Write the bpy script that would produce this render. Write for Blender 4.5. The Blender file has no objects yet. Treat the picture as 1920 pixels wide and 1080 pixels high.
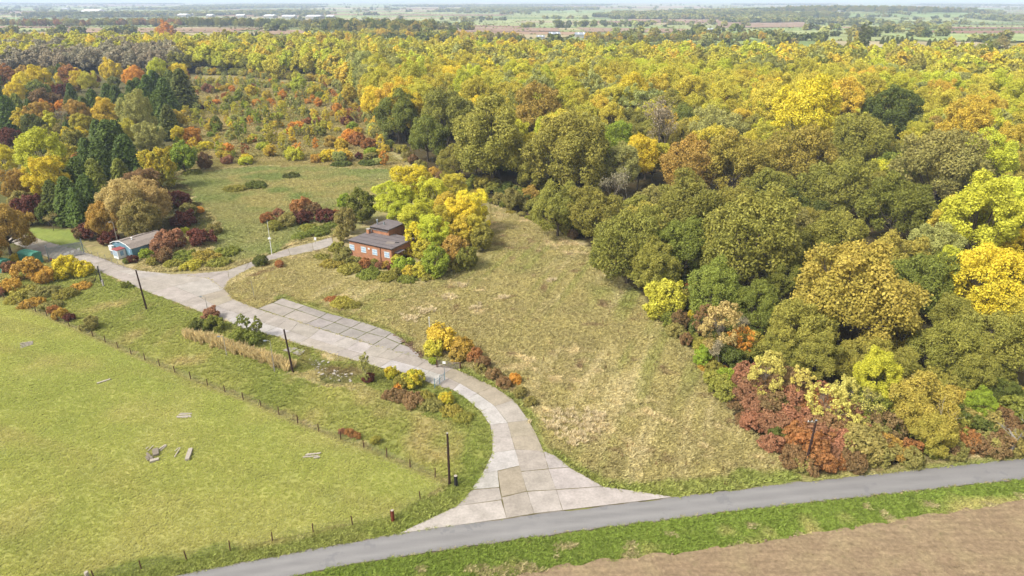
import bpy, math, random
import numpy as np
from mathutils import Vector, Matrix

# ---------------------------------------------------------------- camera, sky, sun, exposure
SC = bpy.context.scene
COL = SC.collection
FPX, CAMH = 1280.0, 55.0                 # focal length in photo pixels, metres above the site
PITCH = math.atan(543.0 / FPX)
SP, CP = math.sin(PITCH), math.cos(PITCH)
cam_d = bpy.data.cameras.new('camera'); cam_d.sensor_width = 36; cam_d.lens = 36 * FPX / 1920
cam_d.clip_start = 1; cam_d.clip_end = 120000
cam = bpy.data.objects.new('camera', cam_d); COL.objects.link(cam)
cam.location = (0, 0, CAMH); cam.rotation_euler = (math.pi / 2 - PITCH, 0, 0)
SC.camera = cam

SUN_ELEV, SUN_AZ = 47.0, 235.0           # azimuth in degrees clockwise from +Y (behind-left of the camera)
w = bpy.data.worlds.new('World'); SC.world = w; w.use_nodes = True
wn = w.node_tree; wn.nodes.clear()
sky = wn.nodes.new('ShaderNodeTexSky'); sky.sky_type = 'NISHITA'; sky.sun_disc = False
sky.sun_elevation = math.radians(SUN_ELEV); sky.sun_rotation = math.radians(SUN_AZ)
sky.air_density = 1.0; sky.dust_density = 3.0; sky.ozone_density = 1.0
hs = wn.nodes.new('ShaderNodeHueSaturation'); hs.inputs['Saturation'].default_value = 0.12   # thin overcast
bg = wn.nodes.new('ShaderNodeBackground'); bg.inputs['Strength'].default_value = 0.095
wo = wn.nodes.new('ShaderNodeOutputWorld')
wn.links.new(sky.outputs[0], hs.inputs['Color']); wn.links.new(hs.outputs[0], bg.inputs['Color'])
wn.links.new(bg.outputs[0], wo.inputs['Surface'])
sun_d = bpy.data.lights.new('sun', 'SUN'); sun_d.energy = 1.5; sun_d.angle = math.radians(11)
sun_d.color = (1.0, 0.95, 0.88)
sun = bpy.data.objects.new('sun', sun_d); COL.objects.link(sun); sun.location = (-60, -40, 120)
az, el = math.radians(SUN_AZ), math.radians(SUN_ELEV)
sdir = Vector((math.sin(az) * math.cos(el), math.cos(az) * math.cos(el), math.sin(el)))
sun.rotation_euler = sdir.to_track_quat('Z', 'Y').to_euler()
vs = SC.view_settings; vs.view_transform = 'Standard'; vs.look = 'None'; vs.gamma = 1.0
vs.use_curve_mapping = False; vs.exposure = 1.76
SC.cycles.use_denoising = True
SC.cycles.max_bounces = 5; SC.cycles.diffuse_bounces = 3; SC.cycles.glossy_bounces = 2
SC.cycles.transmission_bounces = 3; SC.cycles.volume_bounces = 0; SC.cycles.transparent_max_bounces = 8
SC.cycles.caustics_reflective = False; SC.cycles.caustics_refractive = False

random.seed(7)
RNG = np.random.default_rng(11)

# ---------------------------------------------------------------- helpers: pixels, colours, noise
def terrain(x, y):
    x = np.asarray(x, float); y = np.asarray(y, float)
    edge = 1150.0 - 250.0 * np.clip((x + 350) / 500.0, 0, 1)
    t = np.clip((y - edge) / 1500.0, 0, 1)
    z = -18.0 * t * t * (3 - 2 * t)
    hill = 20.0 * np.exp(-(((x - 1500) / 800.0) ** 2 + ((y - 3400) / 450.0) ** 2))
    return z + hill

def G(px, py, z=0.0):                    # photo pixel -> point at height z
    u = (px - 960.0) / FPX; v = -(py - 540.0) / FPX
    dz = -SP + v * CP
    t = (z - CAMH) / dz
    return Vector((u * t, (CP + v * SP) * t, z))

def Gt(px, py, up=0.0):                  # photo pixel -> point on the (falling) terrain
    z = 0.0
    for _ in range(60):
        p = G(px, py, z + up)
        z += 0.5 * (float(terrain(p.x, p.y)) - z)
    return Vector((p.x, p.y, z))

def proj(x, y, z):
    dz = z - CAMH
    dep = y * CP - dz * SP; upv = y * SP + dz * CP
    return 960 + FPX * x / dep, 540 - FPX * upv / dep, dep

def lin(c, k=1.0):
    out = []
    for v in c:
        v = v / 255.0
        out.append(k * (v / 12.92 if v <= 0.04045 else ((v + 0.055) / 1.055) ** 2.4))
    return tuple(out)

def _h(ix, iy, seed):
    n = (ix * 374761393 + iy * 668265263 + seed * 2147483647) & 0xFFFFFFFF
    n = ((n ^ (n >> 13)) * 1274126177) & 0xFFFFFFFF
    return ((n ^ (n >> 16)) & 0xFFFF) / 65535.0

def vnoise(x, y, scale, seed=0):
    x = np.asarray(x, float) / scale; y = np.asarray(y, float) / scale
    ix = np.floor(x).astype(np.int64); iy = np.floor(y).astype(np.int64)
    fx = x - ix; fy = y - iy
    fx = fx * fx * (3 - 2 * fx); fy = fy * fy * (3 - 2 * fy)
    a = _h(ix, iy, seed); b = _h(ix + 1, iy, seed); c = _h(ix, iy + 1, seed); d = _h(ix + 1, iy + 1, seed)
    return (a * (1 - fx) + b * fx) * (1 - fy) + (c * (1 - fx) + d * fx) * fy

def inpoly(x, y, poly):
    x = np.asarray(x, float); y = np.asarray(y, float)
    r = np.zeros(x.shape, bool); n = len(poly)
    for i in range(n):
        x1, y1 = poly[i][0], poly[i][1]; x2, y2 = poly[(i + 1) % n][0], poly[(i + 1) % n][1]
        if y1 == y2: continue
        c = (y1 > y) != (y2 > y)
        r ^= c & (x < (x2 - x1) * (y - y1) / (y2 - y1) + x1)
    return r

def dline(x, y, pts):
    x = np.asarray(x, float); y = np.asarray(y, float)
    best = np.full(x.shape, 1e9)
    for (a, b) in zip(pts[:-1], pts[1:]):
        ax, ay, bx, by = a[0], a[1], b[0], b[1]
        L = (bx - ax) ** 2 + (by - ay) ** 2 + 1e-9
        t = np.clip(((x - ax) * (bx - ax) + (y - ay) * (by - ay)) / L, 0, 1)
        best = np.minimum(best, np.hypot(x - ax - t * (bx - ax), y - ay - t * (by - ay)))
    return best

def PG(pts, z=0.0): return [G(a, b, z) for a, b in pts]

def resample(pts, step):
    out = []; acc = 0.0
    pts = [Vector(p) for p in pts]
    out.append(pts[0].copy()); left = step
    for a, b in zip(pts[:-1], pts[1:]):
        L = (b - a).length; d = left
        while d <= L:
            out.append(a.lerp(b, d / L)); d += step
        left = d - L
    return out

def smooth_line(pts, it=2):              # Chaikin
    pts = [Vector(p) for p in pts]
    for _ in range(it):
        q = [pts[0]]
        for a, b in zip(pts[:-1], pts[1:]):
            q += [a.lerp(b, .25), a.lerp(b, .75)]
        q.append(pts[-1]); pts = q
    return pts

# ---------------------------------------------------------------- helpers: objects
def tag(o, label=None, cat=None, group=None, kind=None):
    if label: o['label'] = label
    if cat: o['category'] = cat
    if group: o['group'] = group
    if kind: o['kind'] = kind
    return o

def link(o, parent=None):
    COL.objects.link(o)
    if parent is not None: o.parent = parent
    return o

def empty(name, loc, rz=0.0, s=1.0):
    o = bpy.data.objects.new(name, None); o.empty_display_size = 0.3
    o.location = loc; o.rotation_euler = (0, 0, rz); o.scale = (s, s, s) if not hasattr(s, '__len__') else s
    return link(o)

def mesh_np(name, V, F, mat=None, face_attr=None, smooth=False):
    V = np.asarray(V, np.float32); F = np.asarray(F, np.int32)
    me = bpy.data.meshes.new(name); n, k = F.shape
    me.vertices.add(len(V)); me.vertices.foreach_set('co', V.ravel())
    me.loops.add(n * k); me.loops.foreach_set('vertex_index', F.ravel())
    me.polygons.add(n); me.polygons.foreach_set('loop_start', np.arange(0, n * k, k, dtype=np.int32))
    me.update(calc_edges=True)
    if face_attr is not None:
        a = me.attributes.new('leaf', 'FLOAT_VECTOR', 'FACE'); a.data.foreach_set('vector', np.asarray(face_attr, np.float32).ravel())
    if smooth: me.polygons.foreach_set('use_smooth', np.ones(n, bool))
    if mat: me.materials.append(mat)
    return me

class MB:                                # collects simple solids into one mesh
    def __init__(s): s.v = []; s.f = []
    def add(s, vs, fs):
        b = len(s.v); s.v += [tuple(v) for v in vs]; s.f += [tuple(i + b for i in f) for f in fs]; return s
    def box(s, c, d, rz=0.0, M=None):
        vs = []
        for z in (-.5, .5):
            for y in (-.5, .5):
                for x in (-.5, .5):
                    p = Vector((x * d[0], y * d[1], z * d[2]))
                    p = (M @ p) if M else Matrix.Rotation(rz, 3, 'Z') @ p
                    vs.append(p + Vector(c))
        return s.add(vs, [(0, 2, 3, 1), (4, 5, 7, 6), (0, 1, 5, 4), (2, 6, 7, 3), (0, 4, 6, 2), (1, 3, 7, 5)])
    def tube(s, a, b, r0, r1=None, n=6, cap=True):
        a = Vector(a); b = Vector(b); r1 = r0 if r1 is None else r1
        d = (b - a)
        if d.length < 1e-6: return s
        d.normalize()
        u = d.orthogonal().normalized(); w_ = d.cross(u)
        vs = []
        for (p, r) in ((a, r0), (b, r1)):
            for i in range(n):
                t = 2 * math.pi * i / n; vs.append(p + (u * math.cos(t) + w_ * math.sin(t)) * r)
        fs = [(i, (i + 1) % n, n + (i + 1) % n, n + i) for i in range(n)]
        if cap: fs += [tuple(range(n))[::-1], tuple(range(n, 2 * n))]
        return s.add(vs, fs)
    def prism(s, poly, z0, z1):
        n = len(poly)
        vs = [(p[0], p[1], z0) for p in poly] + [(p[0], p[1], z1) for p in poly]
        return s.add(vs, [tuple(range(n))[::-1], tuple(range(n, 2 * n))] + [(i, (i + 1) % n, n + (i + 1) % n, n + i) for i in range(n)])
    def mesh(s, name, mat=None):
        me = bpy.data.meshes.new(name); me.from_pydata(s.v, [], s.f); me.update()
        if mat: me.materials.append(mat)
        return me
    def build(s, name, mat=None, parent=None):
        return link(bpy.data.objects.new(name, s.mesh(name, mat)), parent)

def put(name, me, parent=None, loc=None, rz=None):
    o = bpy.data.objects.new(name, me)
    if loc is not None: o.location = loc
    if rz is not None: o.rotation_euler = (0, 0, rz)
    return link(o, parent)

# ---------------------------------------------------------------- helpers: materials
class NT:
    def __init__(s, name):
        s.m = bpy.data.materials.new(name); s.m.use_nodes = True; s.t = s.m.node_tree; s.t.nodes.clear()
        s.out = s.t.nodes.new('ShaderNodeOutputMaterial')
    def n(s, typ, ins=None, **kw):
        nd = s.t.nodes.new(typ)
        for k, v in kw.items(): setattr(nd, k, v)
        for k, v in (ins or {}).items(): s.set(nd.inputs[k], v)
        return nd
    def set(s, sock, v):
        if isinstance(v, bpy.types.NodeSocket): s.t.links.new(v, sock)
        elif isinstance(v, bpy.types.Node): s.t.links.new(v.outputs[0], sock)
        else:
            try: sock.default_value = v
            except Exception: sock.default_value = (*v, 1.0)
    def pos(s): return s.n('ShaderNodeNewGeometry').outputs['Position']
    def noise(s, scale, detail=3, vec=None, rough=.55):
        return s.n('ShaderNodeTexNoise', {'Scale': scale, 'Detail': detail, 'Roughness': rough, 'Vector': vec if vec is not None else s.pos()}).outputs['Fac']
    def ramp(s, fac, stops):
        r = s.n('ShaderNodeValToRGB', {'Fac': fac}); e = r.color_ramp.elements
        while len(e) < len(stops): e.new(0.5)
        for el_, (p, c) in zip(e, stops):
            el_.position = p; el_.color = (*c, 1) if hasattr(c, '__len__') else (c, c, c, 1)
        return r.outputs['Color']
    def mix(s, fac, a, b, mode='MIX'):
        m = s.n('ShaderNodeMix', data_type='RGBA', blend_type=mode)
        s.set(m.inputs[0], fac); s.set(m.inputs[6], a); s.set(m.inputs[7], b)
        return m.outputs[2]
    def math(s, op, a, b=0.0):
        m = s.n('ShaderNodeMath', operation=op); s.set(m.inputs[0], a); s.set(m.inputs[1], b); return m.outputs[0]
    def attr(s, name, typ='GEOMETRY'):
        return s.n('ShaderNodeAttribute', attribute_name=name, attribute_type=typ)
    def bump(s, h, strength=.4, dist=.05):
        return s.n('ShaderNodeBump', {'Height': h, 'Strength': strength, 'Distance': dist}).outputs[0]
    def bsdf(s, color, rough=.8, spec=.2, metal=0.0, normal=None):
        ins = {'Base Color': color, 'Roughness': rough, 'Specular IOR Level': spec, 'Metallic': metal}
        if normal is not None: ins['Normal'] = normal
        b = s.n('ShaderNodeBsdfPrincipled', ins); s.t.links.new(b.outputs[0], s.out.inputs['Surface']); return b

def simple(name, rgb, rough=.75, spec=.25, metal=0., var=.25, scale=6., k=1.0):
    t = NT(name); c = lin(rgb, k)
    nz = t.noise(scale, 4)
    col = t.mix(nz, tuple(v * (1 - var) for v in c), tuple(v * (1 + var) for v in c))
    t.bsdf(col, rough, spec, metal, t.bump(t.noise(scale * 4, 3), .3, .01))
    return t.m

KA = 0.45                                # photo brightness of a sunlit surface -> albedo
def foliage(name, transl=.30, lo=.76, hi=1.24):
    t = NT(name)
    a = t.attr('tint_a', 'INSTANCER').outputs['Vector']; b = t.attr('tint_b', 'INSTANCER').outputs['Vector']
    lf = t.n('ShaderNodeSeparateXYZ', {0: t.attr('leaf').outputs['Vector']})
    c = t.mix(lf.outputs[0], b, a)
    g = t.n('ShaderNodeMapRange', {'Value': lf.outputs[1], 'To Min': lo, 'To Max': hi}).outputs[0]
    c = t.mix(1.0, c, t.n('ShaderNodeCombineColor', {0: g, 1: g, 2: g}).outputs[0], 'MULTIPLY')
    p = t.n('ShaderNodeBsdfPrincipled', {'Base Color': c, 'Roughness': .6, 'Specular IOR Level': .18})
    tr = t.n('ShaderNodeBsdfTranslucent', {'Color': c})
    mx = t.n('ShaderNodeMixShader', {0: transl, 1: p.outputs[0], 2: tr.outputs[0]})
    t.t.links.new(mx.outputs[0], t.out.inputs['Surface'])
    return t.m
M = {}
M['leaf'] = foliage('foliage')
M['blade'] = foliage('grass_blade', .5, .75, 1.25)
def bark(name, c1, c2):
    t = NT(name); nz = t.noise(3.0, 5)
    t.bsdf(t.mix(nz, lin(c1, KA), lin(c2, KA)), .9, .1, 0, t.bump(t.noise(9., 4), .6, .03)); return t.m
M['bark'] = bark('bark', (92, 80, 66), (140, 128, 108))
M['dead'] = bark('dead_wood', (205, 198, 186), (165, 155, 142))
M['twig'] = bark('twig_bark', (176, 164, 146), (132, 118, 100))
M['birchbark'] = bark('birch_bark', (215, 210, 200), (170, 160, 150))
def ground_mat():
    t = NT('ground'); p = t.pos()
    c = t.attr('Col').outputs['Color']
    st = t.n('ShaderNodeMapping', {'Vector': p, 'Scale': (1.0, .45, 1.0), 'Rotation': (0, 0, .5)}).outputs[0]
    n1 = t.noise(1.6, 5, st); n2 = t.noise(.22, 4); n3 = t.noise(7.0, 3)
    c = t.mix(1.0, c, t.ramp(n1, [(.25, .84), (.5, 1.0), (.75, 1.17)]), 'MULTIPLY')
    c = t.mix(1.0, c, t.ramp(n2, [(.3, (.84, .88, .86)), (.7, (1.16, 1.10, 1.1))]), 'MULTIPLY')
    c = t.mix(1.0, c, t.ramp(n3, [(.3, .88), (.7, 1.12)]), 'MULTIPLY')
    h = t.math('ADD', t.math('MULTIPLY', n1, .7), t.math('MULTIPLY', n3, .3))
    t.bsdf(c, .95, .08, 0, t.bump(h, .45, .12)); return t.m
M['ground'] = ground_mat()
def farmland_mat():
    t = NT('farmland'); c = t.attr('Col').outputs['Color']
    st = t.n('ShaderNodeMapping', {'Vector': t.pos(), 'Scale': (.02, .004, 1), 'Rotation': (0, 0, .9)}).outputs[0]
    c = t.mix(1.0, c, t.ramp(t.noise(1.0, 4, st), [(.3, .82), (.7, 1.18)]), 'MULTIPLY')
    t.bsdf(c, .95, .05); return t.m
M['farmland'] = farmland_mat()
def asphalt():
    t = NT('asphalt'); p = t.pos()
    uv = t.n('ShaderNodeSeparateXYZ', {0: t.attr('across').outputs['Vector']})
    tr = t.math('ABSOLUTE', t.math('SUBTRACT', t.math('ABSOLUTE', t.math('SUBTRACT', uv.outputs[0], .5)), .22))
    n0 = t.noise(.35, 4); n1 = t.noise(14., 4)
    c = t.mix(n0, lin((148, 145, 143), KA), lin((166, 163, 160), KA))
    c = t.mix(t.ramp(tr, [(.0, .55), (.16, 0.)]), c, lin((174, 171, 167), KA))
    edge = t.math('ADD', t.math('ABSOLUTE', t.math('SUBTRACT', uv.outputs[0], .5)), t.math('MULTIPLY', t.math('SUBTRACT', t.noise(1.1, 4), .5), .12))
    c = t.mix(t.ramp(edge, [(.44, 0.), (.5, .75)]), c, lin((142, 128, 112), KA))
    c = t.mix(1., c, t.ramp(n1, [(.3, .85), (.7, 1.15)]), 'MULTIPLY')
    st = t.n('ShaderNodeMapping', {'Vector': p, 'Scale': (.12, 1.2, 1), 'Rotation': (0, 0, -.16)}).outputs[0]
    c = t.mix(1., c, t.ramp(t.noise(1., 3, st), [(.36, .94), (.6, 1.03)]), 'MULTIPLY')
    c = t.mix(t.ramp(t.noise(.22, 5, None, .7), [(.60, 0.), (.615, .5)]), c, lin((138, 137, 138), KA))
    c = t.mix(t.ramp(t.noise(.13, 3), [(.62, 0.), (.66, .2)]), c, lin((182, 179, 175), KA))
    t.bsdf(c, .8, .25, 0, t.bump(n1, .3, .01)); return t.m
M['asphalt'] = asphalt()
def concrete():
    t = NT('concrete'); p = t.pos()
    tone = t.attr('tone', 'OBJECT').outputs['Vector']
    n0 = t.noise(.5, 5); n1 = t.noise(3.2, 5); n2 = t.noise(22., 3)
    c = t.mix(1., tone, t.ramp(n0, [(.3, (.80, .79, .77)), (.65, (1.08, 1.07, 1.06))]), 'MULTIPLY')
    c = t.mix(1., c, t.ramp(n1, [(.3, .86), (.7, 1.1)]), 'MULTIPLY')
    c = t.mix(1., c, t.ramp(n2, [(.3, .9), (.7, 1.1)]), 'MULTIPLY')
    c = t.mix(t.ramp(t.noise(.9, 6, None, .7), [(.62, 0.), (.74, .4)]), c, lin((120, 112, 92), KA))
    t.bsdf(c, .85, .2, 0, t.bump(n2, .3, .01)); return t.m
M['concrete'] = concrete()
M['joint'] = simple('joint_moss', (146, 136, 100), .95, .05, 0, .35, 2., KA)
def soil():
    t = NT('tilled_soil')
    n0 = t.noise(.16, 4); n1 = t.noise(2.4, 6, None, .65); n2 = t.noise(10., 4)
    c = t.mix(n0, lin((170, 143, 114), KA), lin((188, 165, 130), KA))
    c = t.mix(t.ramp(t.noise(.3, 5, None, .6), [(.45, 0.), (.7, .6)]), c, lin((194, 174, 132), KA))
    c = t.mix(1., c, t.ramp(n1, [(.3, .72), (.7, 1.25)]), 'MULTIPLY')
    c = t.mix(1., c, t.ramp(n2, [(.3, .8), (.7, 1.2)]), 'MULTIPLY')
    c = t.mix(t.ramp(t.noise(.55, 6, None, .7), [(.62, 0.), (.70, .55)]), c, lin((124, 128, 76), KA))
    fu = t.n('ShaderNodeMapping', {'Vector': t.pos(), 'Scale': (.25, 2.2, 1), 'Rotation': (0, 0, -.16)}).outputs[0]
    c = t.mix(1., c, t.ramp(t.noise(1., 4, fu), [(.3, .84), (.7, 1.12)]), 'MULTIPLY')
    t.bsdf(c, .95, .05, 0, t.bump(t.math('ADD', n1, n2), .8, .12)); return t.m
M['soil'] = soil()
def brick():
    t = NT('brick'); p = t.n('ShaderNodeTexCoord').outputs['Object']
    s = t.n('ShaderNodeSeparateXYZ', {0: p}); v = t.n('ShaderNodeCombineXYZ', {0: t.math('ADD', s.outputs[0], s.outputs[1]), 1: s.outputs[2]}).outputs[0]
    b = t.n('ShaderNodeTexBrick', {'Vector': v, 'Color1': (*lin((224, 158, 114), KA), 1), 'Color2': (*lin((206, 136, 98), KA), 1), 'Mortar': (*lin((176, 150, 128), KA), 1),
            'Scale': 1.0, 'Mortar Size': .008, 'Brick Width': .225, 'Row Height': .075})
    c = t.mix(1., b.outputs['Color'], t.ramp(t.noise(.8, 5), [(.3, .8), (.7, 1.15)]), 'MULTIPLY')
    t.bsdf(c, .9, .1, 0, t.bump(b.outputs['Fac'], -.4, .01)); return t.m
M['brick'] = brick()
def felt():
    t = NT('roofing_felt')
    c = t.mix(t.noise(.7, 5), lin((122, 113, 114), KA), lin((156, 146, 143), KA))
    c = t.mix(t.ramp(t.noise(.45, 5, None, .7), [(.6, 0.), (.7, .5)]), c, lin((150, 138, 128), KA))
    t.bsdf(c, .85, .2, 0, t.bump(t.noise(5., 4), .3, .03)); return t.m
M['felt'] = felt()
M['darkwood'] = simple('creosoted_wood', (74, 52, 44), .85, .2, 0, .3, 5., KA)
M['postwood'] = simple('fence_post_wood', (104, 70, 54), .85, .15, 0, .35, 7., KA)
M['oldwood'] = simple('weathered_timber', (208, 196, 178), .85, .15, 0, .28, 5., KA)
M['greywood'] = simple('grey_timber', (160, 148, 130), .85, .15, 0, .3, 5., KA)
M['steel'] = simple('galvanised_steel', (168, 178, 184), .45, .5, .3, .15, 4., KA)
M['wire'] = simple('fence_wire', (150, 150, 140), .5, .4, .4, .1, 4., KA)
M['white'] = simple('white_paint', (240, 240, 236), .55, .35, 0, .06, 3., .62)
M['redpaint'] = simple('red_paint', (190, 96, 92), .6, .3, 0, .12, 3., KA)
M['bluepaint'] = simple('blue_paint', (124, 166, 184), .6, .3, 0, .14, 2., KA)
M['greenpaint'] = simple('green_paint', (96, 172, 146), .6, .3, 0, .14, 2., KA)
M['black'] = simple('black_iron', (46, 44, 46), .7, .3, 0, .2, 5., KA)
M['conpost'] = simple('concrete_post', (196, 190, 178), .85, .2, 0, .15, 5., KA)
M['asbestos'] = simple('fibre_cement_sheet', (166, 154, 144), .9, .1, 0, .25, 1.5, KA)
M['redbrown'] = simple('red_primer_post', (132, 64, 44), .75, .2, 0, .2, 5., KA)
M['stone'] = simple('rubble_stone', (214, 204, 190), .9, .1, 0, .3, 3., KA)
M['shedroof'] = simple('grey_sheet_roof', (178, 190, 200), .6, .3, 0, .1, .3, KA)
M['paleroof'] = simple('white_sheet_roof', (238, 240, 242), .6, .3, 0, .05, .3, .62)
M['shedwall'] = simple('shed_wall', (190, 184, 172), .8, .2, 0, .1, .3, KA)
def glass():
    t = NT('window_glass'); t.bsdf(t.mix(t.noise(1.5, 2), lin((150, 196, 232), KA), lin((206, 226, 240), KA)), .12, .6); return t.m
M['glass'] = glass()
# ---------------------------------------------------------------- plant prototypes (meshes shared by all copies)
def unit(v): return v / (np.linalg.norm(v, axis=1, keepdims=True) + 1e-9)

def cards(P, N, S, rng, lengthen=1.5):   # one leaf spray (an irregular four-sided blade) per point
    n = len(P); N = unit(N)
    R_ = unit(rng.normal(size=(n, 3))); U = unit(np.cross(N, R_)); W = np.cross(N, U)
    S = np.broadcast_to(S, (n,))[:, None]
    j = rng.uniform(.7, 1.2, (n, 4))
    a = P + U * S * lengthen * .5 * j[:, :1]; c = P - U * S * lengthen * .5 * j[:, 1:2]
    b = P + W * S * .5 * j[:, 2:3] + N * S * .16; d = P - W * S * .5 * j[:, 3:4] + N * S * .16
    V = np.stack([a, b, c, d], 1).reshape(-1, 3)
    return V, np.arange(4 * n).reshape(n, 4)

def broadleaf(seed, R, zc, Vz, nl, n, size, lobe=(.26, .40), sub=6, low=-.55, flat=.0, fill=.0):
    rng = np.random.default_rng(seed)
    # lobes spread over an uneven ellipsoid
    D = []
    while len(D) < nl:
        d = rng.normal(size=3); d /= np.linalg.norm(d)
        if d[2] < low: continue
        if D and min(np.linalg.norm(d - e) for e in D) < 1.15 / math.sqrt(nl): 
            if rng.random() < .8: continue
        D.append(d)
    D = np.array(D)
    k = rng.uniform(.68, 1.12, (nl, 1))
    skew = 1 + .14 * np.sin(np.arctan2(D[:, 1], D[:, 0]) * 2 + rng.uniform(0, 6))[:, None]
    ext = np.array([[R, R, Vz]])
    LR = R * rng.uniform(lobe[0], lobe[1], nl)
    C = D * (ext - LR[:, None] * .8) * k * skew + np.array([[0, 0, zc]])
    # sub-lobes on each lobe
    sd = unit(rng.normal(size=(nl * sub, 3)) + np.repeat(D, sub, 0) * .8)
    SC_ = np.repeat(C, sub, 0) + sd * np.repeat(LR, sub)[:, None] * .62
    SR = np.repeat(LR, sub) * rng.uniform(.36, .62, nl * sub)
    m = int(n * 1.7)
    w_ = SR ** 2; pick = rng.choice(nl * sub, m, p=w_ / w_.sum())
    dr = unit(rng.normal(size=(m, 3)) + sd[pick] * .55 + np.array([[0, 0, .25]]))
    P = SC_[pick] + dr * SR[pick][:, None] * (rng.uniform(.35, 1.08, (m, 1)) ** .5)
    P += dr * (rng.random((m, 1)) < .14) * rng.uniform(0, .09, (m, 1)) * R
    li = pick // sub
    keep = np.ones(m, bool)
    for j in range(nl):                   # drop what is buried inside another lobe
        keep &= ~((np.linalg.norm(P - C[j], axis=1) < LR[j] * .72) & (li != j) & (rng.random(m) < .9))
    keep &= P[:, 2] > .05
    idx = np.nonzero(keep)[0][:n]
    P = P[idx]; dr = dr[idx]; li = li[idx]; pk = pick[idx]
    N = dr * .65 + np.array([[0, 0, .45]]) + rng.normal(size=P.shape) * .55
    V, F = cards(P, N, size * rng.uniform(.55, 1.4, len(P)), rng)
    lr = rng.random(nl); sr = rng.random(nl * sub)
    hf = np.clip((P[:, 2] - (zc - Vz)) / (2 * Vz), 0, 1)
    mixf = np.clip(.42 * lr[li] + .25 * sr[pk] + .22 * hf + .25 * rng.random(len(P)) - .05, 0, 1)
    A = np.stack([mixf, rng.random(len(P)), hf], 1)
    return V, F, A, C, LR

def tube_mesh(segs, n=4):                # segs: list of (a, b, r0, r1)
    mb = MB()
    for a, b, r0, r1 in segs: mb.tube(a, b, r0, r1, n, cap=False)
    return mb

def trunk_for(seed, C, LR, zc, r, name, mat, nl=18, kink=.12):
    rng = random.Random(seed); segs = []
    top = Vector((0, 0, zc * .62)); p = Vector((0, 0, -.15)); rr = r * 1.25
    for i in range(4):
        q = Vector((rng.uniform(-1, 1) * kink, rng.uniform(-1, 1) * kink, zc * .62 * (i + 1) / 4)); r2 = r * (1 - .12 * (i + 1))
        segs.append((p, q, rr, r2)); p = q; rr = r2
    order = sorted(range(len(C)), key=lambda i: rng.random())[:nl]
    for i in order:
        c = Vector(C[i]); base = Vector((0, 0, zc * rng.uniform(.38, .62)))
        m1 = base.lerp(c, .45) + Vector((0, 0, -.25 * abs(c.z - base.z) + .3)); 
        segs += [(base, m1, r * .5, r * .32), (m1, c, r * .32, r * .10)]
        for _ in range(2):
            e = c + Vector((rng.uniform(-1, 1), rng.uniform(-1, 1), rng.uniform(0, 1))).normalized() * LR[i] * 1.02
            segs.append((m1.lerp(c, .6), e, r * .15, r * .03))
    return tube_mesh(segs, 5).mesh(name, mat)

def conifer(seed, R, h, n, size, droop=.25):
    rng = np.random.default_rng(seed)
    t = rng.random(n) ** 1.35
    lev = np.floor(t * 26) / 26 + rng.normal(size=n) * .006
    z = .04 * h + lev * .95 * h
    a = rng.integers(0, 11, n) / 11 * 2 * math.pi + np.floor(t * 26) * 2.4 + rng.normal(size=n) * .13
    blen = R * (1 - np.clip(lev, 0, .995)) ** .45 * (.55 + .45 * np.clip(lev * 6, 0, 1)) * (.8 + .3 * np.sin(a * 3 + seed) * .6 + .12 * rng.normal(size=n))
    u = rng.random(n) ** .55
    P = np.stack([np.cos(a) * blen * u, np.sin(a) * blen * u, z - droop * blen * u ** 1.6 + rng.normal(size=n) * .12], 1)
    P[:, 2] = np.maximum(P[:, 2], .1)
    out = np.stack([np.cos(a), np.sin(a), 0 * a], 1)
    N = out * .5 + np.array([[0, 0, .8]]) + rng.normal(size=P.shape) * .35
    V, F = cards(P, N, size * rng.uniform(.7, 1.3, n) * (1 - .35 * lev), rng, 1.9)
    A = np.stack([np.clip(.25 + .5 * u + .3 * rng.normal(size=n) * .5, 0, 1), rng.random(n), lev], 1)
    return V, F, A

def bare_tree(seed, h, name, mat, r=.16, spread=.55, depth=4, fork=3):
    rng = random.Random(seed); segs = []; tips = []
    def grow(p, d, L, r_, lv):
        q = p
        for i in range(2):
            d = (d + Vector((rng.uniform(-1, 1), rng.uniform(-1, 1), rng.uniform(-.3, .6))) * .16).normalized()
            e = q + d * L * .5; segs.append((q, e, r_, r_ * .8)); q = e; r_ *= .8
        if lv == 0: tips.append(q); return
        for k in range(fork + (1 if rng.random() < .5 else 0)):
            dd = (d + Vector((rng.uniform(-1, 1), rng.uniform(-1, 1), rng.uniform(-.35, .75))) * (spread + .25 * (depth - lv) * .4)).normalized()
            s = p.lerp(q, rng.uniform(.55, 1.0))
            grow(s, dd, L * rng.uniform(.55, .8), max(r_ * .6, .018), lv - 1)
    grow(Vector((0, 0, -.1)), Vector((0, 0, 1)), h * .36, r, depth)
    return tube_mesh(segs, 3).mesh(name, mat), tips

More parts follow.
